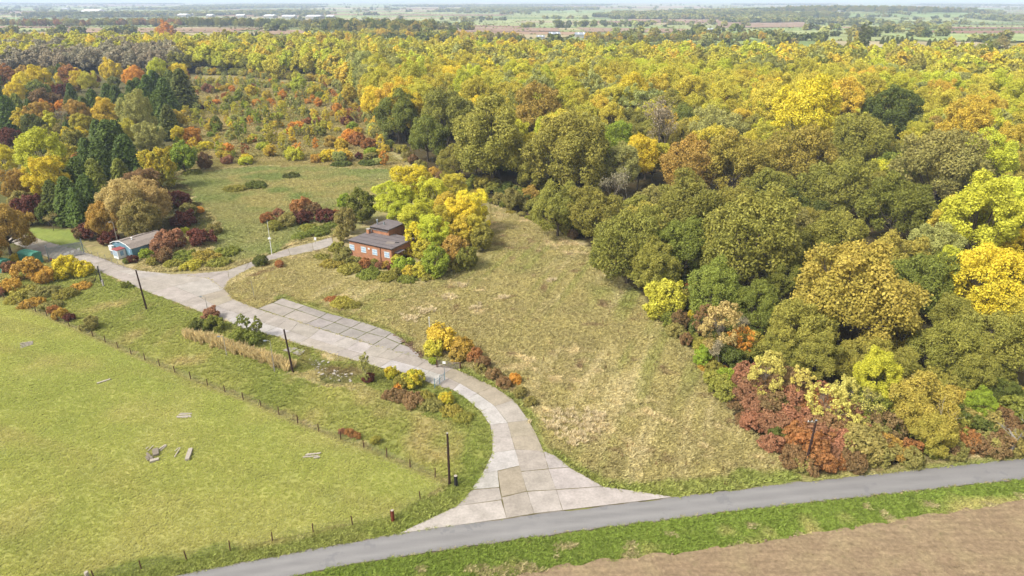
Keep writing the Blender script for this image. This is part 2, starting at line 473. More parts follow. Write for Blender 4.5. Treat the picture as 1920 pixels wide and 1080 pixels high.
PROTO = {}                               # kind -> list of (crown mesh, trunk mesh)
DIM = {'oak': (7.0, 8.3), 'ash': (5.5, 10.2), 'round': (3.6, 4.2), 'birch': (1.7, 3.6), 'conifer': (4.0, 5.6),
       'shrub': (2.0, 1.45), 'bramble': (2.6, .75), 'bare': (3.2, 5.6), 'sparse': (3.2, 5.0), 'thin': (4.6, 7.6), 'poplar': (2.0, 8.)}
def add(kind, cm, tm): PROTO.setdefault(kind, []).append((cm, tm))
for i in range(7):
    V, F, A, C, LR = broadleaf(100 + i, 7.0, 8.3, 6.9, 50 + 5 * (i % 3), 30000, .25, (.17, .31), 12, -.66)
    add('oak', mesh_np('crown', V, F, M['leaf'], A), trunk_for(i, C, LR, 8.3, .42, 'trunk', M['bark']))
for i in range(6):
    V, F, A, C, LR = broadleaf(200 + i, 5.5, 10.2, 6.6, 60, 26000, .22, (.17, .31), 11, -.7)
    add('ash', mesh_np('crown', V, F, M['leaf'], A), trunk_for(20 + i, C, LR, 10.2, .26, 'trunk', M['bark']))
for i in range(4):                       # airy crowns with the grey stems showing
    V, F, A, C, LR = broadleaf(250 + i, 4.6, 7.6, 5.6, 60, 8500, .26, (.16, .26), 6, -.75)
    tm, _ = bare_tree(60 + i, 13.5, 'trunk', M['twig'], .17, .5, 4, 3)
    add('thin', mesh_np('crown', V, F, M['leaf'], A), tm)
for i in range(5):
    V, F, A, C, LR = broadleaf(300 + i, 3.6, 4.2, 3.9, 44, 11000, .25, (.20, .36), 8, -.85)
    add('round', mesh_np('crown', V, F, M['leaf'], A), trunk_for(40 + i, C, LR, 4.2, .2, 'trunk', M['bark'], 7))
for i in range(4):
    V, F, A, C, LR = broadleaf(400 + i, 1.7, 3.6, 3.2, 34, 1900, .24, (.2, .34), 4, -.9)
    tm, _ = bare_tree(80 + i, 6.6, 'trunk', M['birchbark'], .06, .3, 3, 2)
    add('birch', mesh_np('crown', V, F, M['leaf'], A), tm)
for i in range(4):
    V, F, A = conifer(500 + i, 4.0, 12.5, 9500, .46, .22 + .08 * (i % 3))
    mb = MB(); mb.tube((0, 0, -.1), (0, 0, 7), .3, .2, 7); mb.tube((0, 0, 7), (0, 0, 11.9), .2, .04, 6)
    for k in range(26):
        z = 1 + k * .4; a = k * 2.4; L = 3.4 * (1 - z / 12.5) ** .6
        mb.tube((0, 0, z), (math.cos(a) * L, math.sin(a) * L, z - .2 * L), .06, .02, 3, False)
    add('conifer', mesh_np('crown', V, F, M['leaf'], A), mb.mesh('trunk', M['bark']))
for i in range(6):
    V, F, A, C, LR = broadleaf(600 + i, 2.0, 1.25, 1.6, 34, 6000, .17, (.20, .40), 7, -.5)
    add('shrub', mesh_np('foliage', V, F, M['leaf'], A), trunk_for(70 + i, C, LR, 1.3, .06, 'stems', M['bark'], 9, .25))
for i in range(4):
    V, F, A, C, LR = broadleaf(650 + i, 2.6, .25, 1.0, 40, 5200, .19, (.16, .30), 7, -.05)
    add('bramble', mesh_np('foliage', V, F, M['leaf'], A), trunk_for(90 + i, C, LR, .6, .03, 'stems', M['bark'], 12, .3))
for i in range(3):                       # leafless, a haze of twigs and a few last leaves
    tm, tips = bare_tree(700 + i, 10.5, 'trunk', M['twig'], .15, .6, 4, 3)
    rng = np.random.default_rng(i); T = np.array([tuple(q) for q in tips]); T = T[rng.integers(0, len(T), 900)] + rng.normal(size=(900, 3)) * .25
    V, F = cards(T, rng.normal(size=T.shape), .2, rng); A = rng.random((900, 3))
    add('bare', mesh_np('crown', V, F, M['leaf'], A), tm)
for i in range(4):
    tm, tips = bare_tree(720 + i, 9.0, 'trunk', M['twig'], .12, .6, 4, 3)
    V, F, A, C, LR = broadleaf(740 + i, 3.2, 5.0, 4.3, 46, 5200, .20, (.16, .28), 6, -.8)
    add('sparse', mesh_np('crown', V, F, M['leaf'], A), tm)
for i in range(2):
    V, F, A, C, LR = broadleaf(760 + i, 2.0, 8.0, 7.6, 40, 2600, .45, (.4, .6), 4, -.95)
    add('poplar', mesh_np('crown', V, F, M['leaf'], A), trunk_for(95 + i, C, LR, 8, .2, 'trunk', M['bark']))
# coarse crowns for the far woods and hedges
LOW = []
for i in range(6):
    V, F, A, C, LR = broadleaf(800 + i, 5.6, 8.8 if i % 2 else 8.0, 6.2, 30, 3200, .62, (.24, .4), 6, -.6)
    LOW.append(mesh_np('far_crown', V, F, M['leaf'], A))
TINY = []
for i in range(5):
    V, F, A, C, LR = broadleaf(850 + i, 5.0, 4.6, 4.4, 10, 130, 2.6, (.35, .55), 3, -.7)
    TINY.append(mesh_np('far_crown', V, F, M['leaf'], A))

PAL = {  # name: (words, main tone, second tone) as photo colours
 'olive': ('olive-green', (166, 154, 66), (132, 130, 54)), 'oliveamber': ('bronze-olive', (190, 166, 72), (150, 140, 58)),
 'green': ('mid-green', (146, 146, 58), (116, 122, 48)), 'darkgreen': ('dark green', (112, 116, 46), (88, 96, 40)),
 'conifer': ('dark green', (100, 116, 42), (68, 86, 34)), 'yellowgreen': ('yellow-green', (214, 196, 68), (182, 172, 62)),
 'lime': ('lime-yellow', (212, 206, 62), (184, 184, 60)), 'yellow': ('bright yellow', (244, 214, 58), (212, 194, 58)),
 'gold': ('golden-yellow', (230, 192, 64), (192, 170, 64)), 'amber': ('amber-brown', (200, 158, 72), (156, 132, 62)),
 'orange': ('orange', (238, 170, 66), (208, 142, 62)), 'rust': ('rust-brown', (186, 122, 68), (148, 106, 62)),
 'red': ('red-brown', (176, 120, 86), (148, 104, 74)), 'maroon': ('dark maroon', (126, 68, 52), (98, 56, 44)),
 'brown': ('dull brown', (156, 118, 76), (122, 102, 64)), 'tan': ('straw-tan', (206, 178, 112), (168, 146, 84)),
 'sage': ('grey-green', (182, 178, 100), (148, 148, 78)), 'pale': ('pale straw-yellow', (226, 210, 108), (190, 174, 86)),
 'grey': ('grey-brown', (178, 162, 128), (148, 134, 106)), 'limegreen': ('fresh green', (168, 178, 54), (134, 148, 48)),
 'goldgreen': ('yellow-topped green', (226, 188, 54), (150, 160, 56)), 'brownolive': ('brown-olive', (170, 152, 82), (134, 128, 66)),
 'goldbrown': ('golden-brown', (214, 170, 66), (160, 126, 62))}
KL = 0.80
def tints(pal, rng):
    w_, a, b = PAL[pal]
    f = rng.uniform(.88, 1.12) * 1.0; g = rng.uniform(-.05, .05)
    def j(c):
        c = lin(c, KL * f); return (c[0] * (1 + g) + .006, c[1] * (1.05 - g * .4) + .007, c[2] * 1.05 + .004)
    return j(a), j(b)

# ---------------------------------------------------------------- scattering of what nobody could count
def scatter(name, P, rz, sc, idx, ta, tb, meshes, label, cat):
    """one object; its points carry copies of the meshes"""
    n = len(P)
    me = bpy.data.meshes.new(name); me.vertices.add(n); me.vertices.foreach_set('co', np.asarray(P, np.float32).ravel())
    def at(nm, typ, key, arr):
        a = me.attributes.new(nm, typ, 'POINT'); a.data.foreach_set(key, np.asarray(arr).ravel())
    at('idx', 'INT', 'value', np.asarray(idx, np.int32))
    rot = np.zeros((n, 3), np.float32); rot[:, 2] = rz
    at('rot', 'FLOAT_VECTOR', 'vector', rot); at('scl', 'FLOAT_VECTOR', 'vector', np.asarray(sc, np.float32))
    at('tint_a', 'FLOAT_VECTOR', 'vector', np.asarray(ta, np.float32)); at('tint_b', 'FLOAT_VECTOR', 'vector', np.asarray(tb, np.float32))
    me.update()
    o = link(bpy.data.objects.new(name, me))
    c = bpy.data.collections.new(name + '_pieces')
    for i, m in enumerate(meshes): c.objects.link(bpy.data.objects.new('%s_piece_%02d' % (name, i), m))
    g = bpy.data.node_groups.new(name, 'GeometryNodeTree')
    g.interface.new_socket('Geometry', in_out='INPUT', socket_type='NodeSocketGeometry')
    g.interface.new_socket('Geometry', in_out='OUTPUT', socket_type='NodeSocketGeometry')
    N_ = g.nodes; L = g.links
    gi = N_.new('NodeGroupInput'); go = N_.new('NodeGroupOutput')
    ci = N_.new('GeometryNodeCollectionInfo'); ci.inputs['Collection'].default_value = c
    ci.inputs['Separate Children'].default_value = True; ci.inputs['Reset Children'].default_value = True
    ip = N_.new('GeometryNodeInstanceOnPoints'); ip.inputs['Pick Instance'].default_value = True
    def na(nm, typ):
        q = N_.new('GeometryNodeInputNamedAttribute'); q.data_type = typ; q.inputs['Name'].default_value = nm; return q.outputs[0]
    L.new(gi.outputs[0], ip.inputs['Points']); L.new(ci.outputs[0], ip.inputs['Instance'])
    L.new(na('idx', 'INT'), ip.inputs['Instance Index']); L.new(na('rot', 'FLOAT_VECTOR'), ip.inputs['Rotation'])
    L.new(na('scl', 'FLOAT_VECTOR'), ip.inputs['Scale']); L.new(ip.outputs[0], go.inputs[0])
    md = o.modifiers.new('copies', 'NODES'); md.node_group = g
    tag(o, label, cat, None, 'stuff'); return o
# ---------------------------------------------------------------- ground plan (photo pixels on the level site -> metres)
ROAD_UP = [(250, 1093), (320, 1080), (640, 1020), (750, 1000), (850, 985), (1000, 965), (1130, 950), (1262, 932), (1400, 916), (1520, 901), (1700, 882), (1920, 858), (2300, 817)]
ROAD_LO = [(480, 1096), (570, 1077), (640, 1061), (840, 1030), (1073, 997), (1280, 970), (1450, 950), (1613, 932), (1770, 915), (1920, 898), (2300, 853)]
road_up = smooth_line(PG([(-150, 1160)] + ROAD_UP)); road_lo = smooth_line(PG([(200, 1150)] + ROAD_LO))
SOIL = [(900, 1092), (1007, 1073), (1073, 1060), (1180, 1048), (1280, 1037), (1480, 1007), (1640, 985), (1780, 960), (1920, 940), (2300, 885)]
soil_edge = smooth_line(PG([(500, 1160)] + SOIL))
FENCE_A = [(-60, 530), (12, 562), (88, 593), (172, 630), (260, 670), (362, 712), (470, 753), (560, 794), (640, 824), (700, 845), (770, 876), (812, 893), (838, 905)]
FENCE_B = [(842, 906), (813, 923), (773, 945), (737, 970), (683, 983), (627, 988), (570, 1003), (513, 1014), (457, 1026), (397, 1038), (338, 1051), (279, 1064), (227, 1076), (160, 1090), (60, 1112)]
fence_a = PG(FENCE_A); fence_b = PG(FENCE_B)
PASTURE = fence_a + fence_b + PG([(-300, 1160), (-900, 900), (-500, 560)])
WOOD = PG([(1500, 893), (1430, 830), (1370, 755), (1330, 700), (1290, 645), (1230, 590), (1200, 545), (1130, 480), (1090, 448), (1010, 418), (930, 385), (860, 350),
           (800, 325), (745, 285), (715, 262), (700, 225), (690, 195), (640, 165), (600, 152), (520, 148), (450, 141), (380, 139), (330, 139)])
WOOD = [(p.x, p.y) for p in WOOD] + [(-420, 565), (-520, 430), (-640, 430), (-980, 810), (-200, 790), (-60, 690), (260, 600), (620, 590), (900, 640), (900, 300), (130, 84), (68, 77)]
STATIONS = [((923, 850), (966, 843), (1019, 846)), ((923, 820), (959, 820), (1006, 816)), ((919, 797), (952, 793), (991, 788)), ((901, 771), (928, 762), (963, 750)),
            ((875, 748), (895, 738), (926, 725)), ((849, 731), (862, 719), (886, 706)), ((815, 722), (830, 704), (849, 690)), ((762, 700), (782, 688), (800, 675)),
            ((712, 689), (735, 675), (757, 663)), ((655, 673), (679, 664), (700, 647)), ((590, 654), (620, 646), (650, 632)), ((558, 645), (580, 634), (600, 617)),
            ((520, 631), (545, 621), (560, 604)), ((467, 620), (495, 606), (520, 591)), ((423, 601), (452, 590), (482, 579)), ((373, 584), (405, 574), (438, 562)),
            ((333, 568), (372, 556), (421, 543)), ((283, 550), (325, 537), (390, 522)), ((230, 528), (262, 522), (320, 514)), ((200, 515), (222, 508), (253, 506)),
            ((178, 504), (195, 497), (222, 496)), ((140, 497), (158, 490), (180, 480)), ((100, 487), (118, 476), (135, 465)), ((60, 471), (75, 462), (95, 455)), ((10, 451), (28, 442), (48, 440))]
MOUTH = [[(750, 1000), (797, 977), (857, 949), (940, 938), (950, 972)], [(950, 972), (941, 933), (988, 922), (1002, 963)], [(1002, 963), (988, 922), (1043, 919), (1055, 957)],
         [(1055, 957), (1043, 919), (1130, 913), (1190, 921), (1262, 932)], [(857, 949), (884, 919), (936, 915), (941, 937)], [(941, 932), (933, 884), (975, 874), (988, 921)],
         [(884, 918), (905, 888), (933, 883), (936, 914)], [(905, 888), (923, 850), (966, 843), (975, 873), (933, 883)], [(988, 921), (977, 885), (1028, 880), (1043, 918)],
         [(1043, 918), (1028, 880), (1067, 877), (1100, 895), (1130, 912)], [(976, 884), (966, 843), (1019, 846), (1028, 879)], [(1028, 879), (1019, 846), (1042, 856), (1067, 876)]]
TRACK = [[(421, 543), (390, 522), (427, 507), (430, 526)], [(390, 522), (320, 514), (367, 513), (427, 507)], [(430, 526), (427, 507), (467, 493), (457, 511)],
         [(457, 511), (467, 493), (497, 481), (500, 490)], [(500, 490), (497, 481), (540, 466), (545, 480)], [(545, 480), (540, 466), (585, 455), (588, 472)], [(588, 472), (585, 455), (622, 445), (626, 459)]]
AB = [(483, 578), (530, 594), (572, 608), (601, 617), (635, 627), (666, 636), (699, 647), (734, 658)]
AM = [(512, 568), (555, 581), (599, 596), (627, 605), (658, 615), (688, 624), (722, 633), (750, 645)]
AT = [(529, 559), (572, 573), (614, 587), (645, 595), (679, 604), (710, 614), (735, 624), (760, 639)]
SPUR = [[(545, 650), (560, 653), (545, 661), (530, 657)], [(562, 654), (574, 657), (562, 667), (548, 662)]]

stx = [tuple(G(*q) for q in s) for s in STATIONS]
drive_poly = [G(*q) for q in [(750, 1000), (797, 977), (857, 949), (884, 919), (907, 887)]] + [s[0] for s in stx] + [s[2] for s in reversed(stx)] + [G(*q) for q in [(1067, 877), (1130, 912), (1190, 921), (1262, 932)]]
drive_left = [G(*q) for q in [(750, 1000), (797, 977), (857, 949), (884, 919), (907, 887)]] + [s[0] for s in stx]
drive_right = [G(*q) for q in [(1262, 932), (1190, 921), (1130, 912), (1067, 877), (1042, 856)]] + [s[2] for s in stx]
apron_poly = PG(AB + [(789, 674), (785, 662)] + AT[::-1])
track_poly = PG([(421, 543), (430, 526), (457, 511), (500, 490), (545, 480), (588, 472), (626, 459), (622, 445), (585, 455), (540, 466), (497, 481), (467, 493), (427, 507), (367, 513), (320, 514)])
LAWN = PG([(48, 442), (150, 478), (158, 470), (145, 430), (80, 428), (45, 425)])
NETTLE = PG([(430, 330), (520, 318), (640, 325), (720, 350), (690, 380), (600, 372), (500, 395), (430, 380)])
SCRUB = PG([(330, 318), (322, 240), (372, 150), (600, 156), (690, 200), (722, 280), (790, 332), (700, 312), (480, 310)])
RUBBLE = PG([(600, 690), (650, 694), (668, 706), (655, 718), (615, 712), (585, 690), (575, 672), (620, 678)])
DEBRIS = PG([(740, 622), (775, 640), (795, 672), (788, 672), (765, 650), (738, 630)])
BANK = PG([(555, 648), (660, 680), (730, 700), (810, 728), (880, 765), (905, 800), (860, 790), (760, 750), (680, 730), (560, 697)])
STRAW = PG([(552, 692), (620, 706), (690, 727), (684, 738), (600, 717), (550, 702)])
REAR = PG([(330, 330), (480, 312), (740, 318), (720, 362), (640, 380), (520, 470), (430, 500), (400, 470), (410, 420)])
STRIP = fence_a + drive_left[3:-2]
BELT = PG([(-150, 520), (20, 505), (60, 470), (40, 440), (150, 425), (340, 440), (410, 430), (330, 330), (340, 200), (360, 140), (-300, 140)])

def ground_color(x, y):
    """base colour of the plants and soil that cover the ground at x, y"""
    x = np.asarray(x, float); y = np.asarray(y, float)
    jx = x + 3.2 * (vnoise(x, y, 4.0, 1) - .5) + 1.6 * (vnoise(x, y, 1.3, 2) - .5)
    jy = y + 3.2 * (vnoise(x, y, 4.0, 3) - .5) + 1.6 * (vnoise(x, y, 1.3, 4) - .5)
    C = np.zeros(x.shape + (3,))
    n8 = vnoise(x, y, 9., 5); n3 = vnoise(x, y, 3.2, 6); n20 = vnoise(x, y, 24., 7); n1 = vnoise(x, y, 1.2, 8)
    def c(rgb): return np.array(lin(rgb, KA))
    def lerp(a, b, t): return a + (b - a) * np.clip(t, 0, 1)[..., None]
    tan, tan2, mgreen, straw = c((190, 178, 118)), c((174, 162, 110)), c((162, 164, 90)), c((216, 198, 150))
    C[:] = lerp(tan, tan2, n3 * 1.1)
    C = lerp(C, mgreen, (n8 * .5 + n20 * .6 + n3 * .3 - .86) * 2.2)
    C = lerp(C, straw, (n3 * .6 + n1 * .5 + vnoise(x, y, 14., 9) * .5 - .98) * 4.)
    C = lerp(C, c((150, 126, 92)), (vnoise(x, y, 2.2, 10) - .80) * 5.)
    al = x * .36 + y * .93; ac = x * .93 - y * .36     # mowing runs along the wood edge
    run = vnoise(ac * 1.0, al * .07, 1.7, 41); C = lerp(C, c((158, 164, 84)), (run * .8 + n20 * .4 - .78) * 2.0)
    C = lerp(C, c((214, 200, 152)), (vnoise(ac * 1.1 + 40, al * .1, 1.5, 42) * .8 + n8 * .4 - .80) * 2.6)
    # strip between the field fence and the drive
    s = inpoly(jx, jy, STRIP)
    cs = lerp(c((178, 176, 98)), c((154, 160, 82)), n8 * 1.2)
    cs = lerp(cs, c((192, 176, 118)), (vnoise(x, y, 11., 12) * .7 + n3 * .4 - .62) * 3.5)
    C[s] = cs[s]
    s = inpoly(jx, jy, BANK); cs2 = lerp(c((150, 142, 82)), c((150, 156, 80)), n3 * 1.2); C[s] = cs2[s]
    s = inpoly(jx, jy, STRAW); C[s] = lerp(c((206, 188, 140)), c((180, 172, 108)), n3)[s]
    s = inpoly(jx, jy, REAR); C = np.where(s[..., None], lerp(C, c((142, 154, 86)), .25 + n8 * .7), C)
    # pasture
    s = inpoly(jx * .25 + x * .75, jy * .25 + y * .75, PASTURE)
    cp = lerp(c((188, 188, 104)), c((176, 181, 96)), n20)
    cp = lerp(cp, c((196, 190, 116)), (vnoise(x, y, 7., 13) - .5) * 1.6)
    trk = vnoise(x * .35 + y * .9, y * .12 - x * .05, 2.6, 19); cp = lerp(cp, c((178, 170, 104)), (trk - .62) * 1.6)
    cp = lerp(cp, c((166, 173, 88)), (n3 * .6 + n8 * .5 - .62) * 1.6)
    C[s] = cp[s]
    s = inpoly(jx, jy, SCRUB)
    cc = lerp(c((186, 168, 114)), c((158, 148, 86)), n8 * 1.4); C[s] = cc[s]
    s = inpoly(jx, jy, NETTLE)
    cn = lerp(c((142, 152, 86)), c((178, 168, 108)), (vnoise(x, y, 8., 15) * .9 + n3 * .35 - .42) * 2.6); C[s] = cn[s]
    s = inpoly(jx, jy, WOOD); cw = lerp(c((108, 92, 62)), c((92, 86, 54)), n3); C[s] = cw[s]
    s = inpoly(jx, jy, BELT); cb = lerp(c((120, 108, 70)), c((112, 116, 62)), n3); C[s] = cb[s]
    s = inpoly(x, y, LAWN); cl = lerp(c((150, 168, 80)), c((166, 176, 94)), n3); C[s] = cl[s]
    s = inpoly(jx, jy, RUBBLE); cr = lerp(c((150, 128, 92)), c((138, 142, 80)), n3 * 1.2); C[s] = cr[s]
    s = inpoly(jx, jy, DEBRIS); C[s] = c((128, 104, 80))
    # lush verges along the lane and the drive
    g1, g2 = c((136, 152, 68)), c((162, 166, 88))
    def verge(d, wdt, amt):
        nonlocal C
        t = np.clip((wdt * (.6 + .8 * n3) - d) / .9, 0, 1) * amt
        C = lerp(C, lerp(g1, g2, n8 * .7 + n1 * .5), t)
    near = (y < 260)
    dr = np.where(near, dline(x, y, road_up), 99.); verge(dr, np.where(x < -12, 3.6, np.where(x > 36, .8, 3.2)), .85)
    dl = np.where(near, dline(x, y, drive_left[:10]), 99.); verge(dl, 4.2, .9)
    dR = np.where(near, dline(x, y, drive_right[:14]), 99.); verge(dR, 1.5, .85)
    da = np.where(near, dline(x, y, PG(AT)), 99.); verge(da, 1.6, .7)
    df = np.where(near, dline(x, y, fence_a), 99.)
    C = lerp(C, c((176, 164, 112)), np.clip((.7 - df) / .4, 0, 1) * .6)
    lo = dline(x, y, road_lo)
    below = inpoly(x, y, [(p.x, p.y) for p in road_lo] + [(400, 90), (400, -60), (-200, -60)])
    cv = lerp(lerp(g1, c((144, 162, 70)), n8), c((198, 186, 122)), (vnoise(x, y, 2.4, 21) * .7 + n8 * .4 + lo * .09 - .92) * 3.)
    C[below] = cv[below]
    return C

# ground sheet: 1 m cells on the site, growing towards the horizon
def axis(a, b, step, lo, hi, g=1.16):
    m = list(np.arange(a, b + .001, step)); d = step
    l = []; p = a
    while p > lo: d *= g; p -= d; l.append(p)
    d = step; r = []; p = b
    while p < hi: d *= g; p += d; r.append(p)
    return np.array(l[::-1] + m + r)
gx = axis(-150, 130, .9, -42000, 42000); gy = axis(40, 240, .9, -300, 42000, 1.12)
X, Y = np.meshgrid(gx, gy)
Z = terrain(X, Y) + np.where(Y < 700, .16 * (vnoise(X, Y, 2.1, 31) - 1.0) + .08 * (vnoise(X, Y, .9, 32) - 1), 0)
nx, ny = len(gx), len(gy)
V = np.stack([X.ravel(), Y.ravel(), Z.ravel()], 1)
ii = (np.arange(ny - 1)[:, None] * nx + np.arange(nx - 1)[None]).ravel()
F = np.stack([ii, ii + 1, ii + nx + 1, ii + nx], 1)
me = mesh_np('ground', V, F, M['ground'], smooth=True)
cc = ground_color(X.ravel(), Y.ravel())
far = Y.ravel() > 1000
cc[far] = np.array(lin((150, 152, 96), KA))
a = me.attributes.new('Col', 'FLOAT_COLOR', 'POINT'); a.data.foreach_set('color', np.concatenate([cc, np.ones((len(cc), 1))], 1).astype(np.float32).ravel())
tag(put('ground', me), kind='structure')

# lane
def strip_mesh(name, A_, B_, z, mat, nrow=120, ncol=7, wob=.0, skirt=.25):
    def even(pts):
        L = [0.]
        for p, q in zip(pts[:-1], pts[1:]): L.append(L[-1] + (q - p).length)
        t = np.linspace(0, L[-1], nrow)
        return np.stack([np.interp(t, L, [p[k] for p in pts]) for k in (0, 1)], 1)
    a_, b_ = even(A_), even(B_)
    u = np.linspace(0, 1, ncol)
    P = a_[:, None] * (1 - u)[None, :, None] + b_[:, None] * u[None, :, None]
    if wob:
        P[:, 0] += wob * (vnoise(P[:, 0, 0], P[:, 0, 1], 1.1, 51) - .5)[:, None]; P[:, -1] += wob * (vnoise(P[:, -1, 0], P[:, -1, 1], 1.1, 52) - .5)[:, None]
    camber = z + .05 * (1 - (2 * u - 1) ** 2)
    V = [(P[i, j, 0], P[i, j, 1], camber[j]) for i in range(nrow) for j in range(ncol)]
    F = [(i * ncol + j, (i + 1) * ncol + j, (i + 1) * ncol + j + 1, i * ncol + j + 1) for i in range(nrow - 1) for j in range(ncol - 1)]
    k = len(V)
    V += [(P[i, 0, 0], P[i, 0, 1], z - skirt) for i in range(nrow)] + [(P[i, -1, 0], P[i, -1, 1], z - skirt) for i in range(nrow)]
    F += [(i * ncol, k + i, k + i + 1, (i + 1) * ncol) for i in range(nrow - 1)]
    F += [(i * ncol + ncol - 1, (i + 1) * ncol + ncol - 1, k + nrow + i + 1, k + nrow + i) for i in range(nrow - 1)]
    me = bpy.data.meshes.new(name); me.from_pydata(V, [], F); me.materials.append(mat)
    at = me.attributes.new('across', 'FLOAT_VECTOR', 'POINT')
    dat = np.zeros((len(V), 3), np.float32); dat[:k, 0] = np.tile(u, nrow); dat[k + nrow:, 0] = 1
    at.data.foreach_set('vector', dat.ravel()); me.update()
    return me
tag(put('road', strip_mesh('road', road_up, road_lo, .03, M['asphalt'], 220, 9, .45)), kind='structure')
# tilled field
far_edge = [Vector((p.x + 14, p.y - 70, 0)) for p in soil_edge]
sm = strip_mesh('ploughed_field', soil_edge, far_edge, .0, M['soil'], 160, 90, 1.2)
co = np.zeros(len(sm.vertices) * 3, np.float32); sm.vertices.foreach_get('co', co); co = co.reshape(-1, 3)
top = co[:, 2] > -.1
co[top, 2] = .03 + .10 * vnoise(co[top, 0], co[top, 1], .8, 61) + .06 * vnoise(co[top, 0], co[top, 1], 2.5, 62)
sm.vertices.foreach_set('co', co.ravel()); sm.update()
tag(put('ploughed_field', sm), kind='structure')

# concrete slabs: each a real slab with an open joint round it
def inset(poly, g):
    n = len(poly); c = sum((Vector((p.x, p.y)) for p in poly), Vector((0, 0))) / n
    out = []
    for i in range(n):
        p0, p1, p2 = (Vector((q.x, q.y)) for q in (poly[i - 1], poly[i], poly[(i + 1) % n]))
        d1 = (p1 - p0).normalized(); d2 = (p2 - p1).normalized()
        s = 1 if sum(poly[k].x * poly[(k + 1) % n].y - poly[(k + 1) % n].x * poly[k].y for k in range(n)) > 0 else -1
        n1 = Vector((-d1.y, d1.x)) * s; n2 = Vector((-d2.y, d2.x)) * s
        b = n1 + n2; b = b / max(b.dot(n1), .35)
        out.append(p1 + b * g)
    return out
CON = {'mid': (200, 190, 178), 'tan': (192, 180, 158), 'pale': (208, 199, 190), 'white': (218, 212, 206), 'grey': (186, 178, 170)}
bed_i = 0
def slab(poly, parent, bed, tone, gap, rng):
    global bed_i
    bed_i += 1
    s = 1 if sum(poly[k].x * poly[(k + 1) % len(poly)].y - poly[(k + 1) % len(poly)].x * poly[k].y for k in range(len(poly))) > 0 else -1
    if s < 0: poly = poly[::-1]
    q = inset(poly, -.04)
    bed.prism(q, -.22, .012 + (bed_i % 17) * .0006)
    q = inset(poly, gap)
    # chipped, slightly wavering edges
    w_ = []
    for i in range(len(q)):
        a, b = q[i], q[(i + 1) % len(q)]
        for k in range(4):
            p = a.lerp(b, k / 4.)
            w_.append(p if k == 0 else p + Vector((rng.uniform(-1, 1), rng.uniform(-1, 1))) * .03)
    w_[rng.randrange(len(q)) * 4] += Vector((rng.uniform(-1, 1), rng.uniform(-1, 1))) * .06
    z = .045 + rng.uniform(-.008, .012)
    o = MB().prism(w_, -.1, z).build('slab', M['concrete'], parent)
    f = rng.uniform(.93, 1.07); c = lin(CON[tone], KA)
    o['tone'] = [c[0] * f, c[1] * f * rng.uniform(.985, 1.01), c[2] * f * rng.uniform(.97, 1.02)]
    return o
def slab_set(name, polys, gap, mat=None):
    rng = random.Random(name); bed = MB(); holder = bpy.data.objects.new(name, bpy.data.meshes.new(name)); link(holder)
    for poly, tone in polys: slab([G(*p) if not isinstance(p, Vector) else p for p in poly], holder, bed, tone, gap, rng)
    holder.data = bed.mesh(name, mat or M['joint']); tag(holder, kind='structure'); return holder
rng = random.Random(5)
polys = []
mt = ['pale', 'mid', 'pale', 'pale', 'mid', 'tan', 'white', 'white', 'mid', 'pale', 'mid', 'pale']
polys += list(zip(MOUTH, mt))
for i, (s0, s1) in enumerate(zip(stx[:-1], stx[1:])):
    lt = 'white' if i in (2, 3, 4, 6, 7, 12, 13) else rng.choice(['mid', 'mid', 'pale'])
    rt = 'tan' if i in (3, 4, 5) else rng.choice(['mid', 'mid', 'tan', 'pale'])
    big = (s0[0] - s1[0]).length > 5.5
    cuts = 2 if (big and i not in (16, 17)) else 1
    for k in range(cuts):
        a, b = k / cuts, (k + 1) / cuts
        L0, L1 = s0[0].lerp(s1[0], a), s0[0].lerp(s1[0], b); C0, C1 = s0[1].lerp(s1[1], a), s0[1].lerp(s1[1], b); R0, R1 = s0[2].lerp(s1[2], a), s0[2].lerp(s1[2], b)
        polys.append(([L0, C0, C1, L1], lt)); polys.append(([C0, R0, R1, C1], rt))
slab_set('driveway', polys, .022)
ap = []
for i in range(7):
    ap.append(([AT[i], AT[i + 1], AM[i + 1], AM[i]], 'grey' if i else 'mid'))
    ap.append(([AM[i], AM[i + 1], AB[i + 1], AB[i]], 'grey' if i > 1 else 'mid'))
ap.append(([AM[7], (772, 652), (785, 663), (789, 674), AB[7]], 'grey'))
slab_set('parking_apron', ap, .085, simple('mossy_joint', (112, 116, 56), .95, .05, 0, .35, 2., KA))
slab_set('concrete_track', [(p, rng.choice(['mid', 'pale', 'mid'])) for p in TRACK], .05)
slab_set('broken_paving', [(p, 'grey') for p in SPUR], .06)
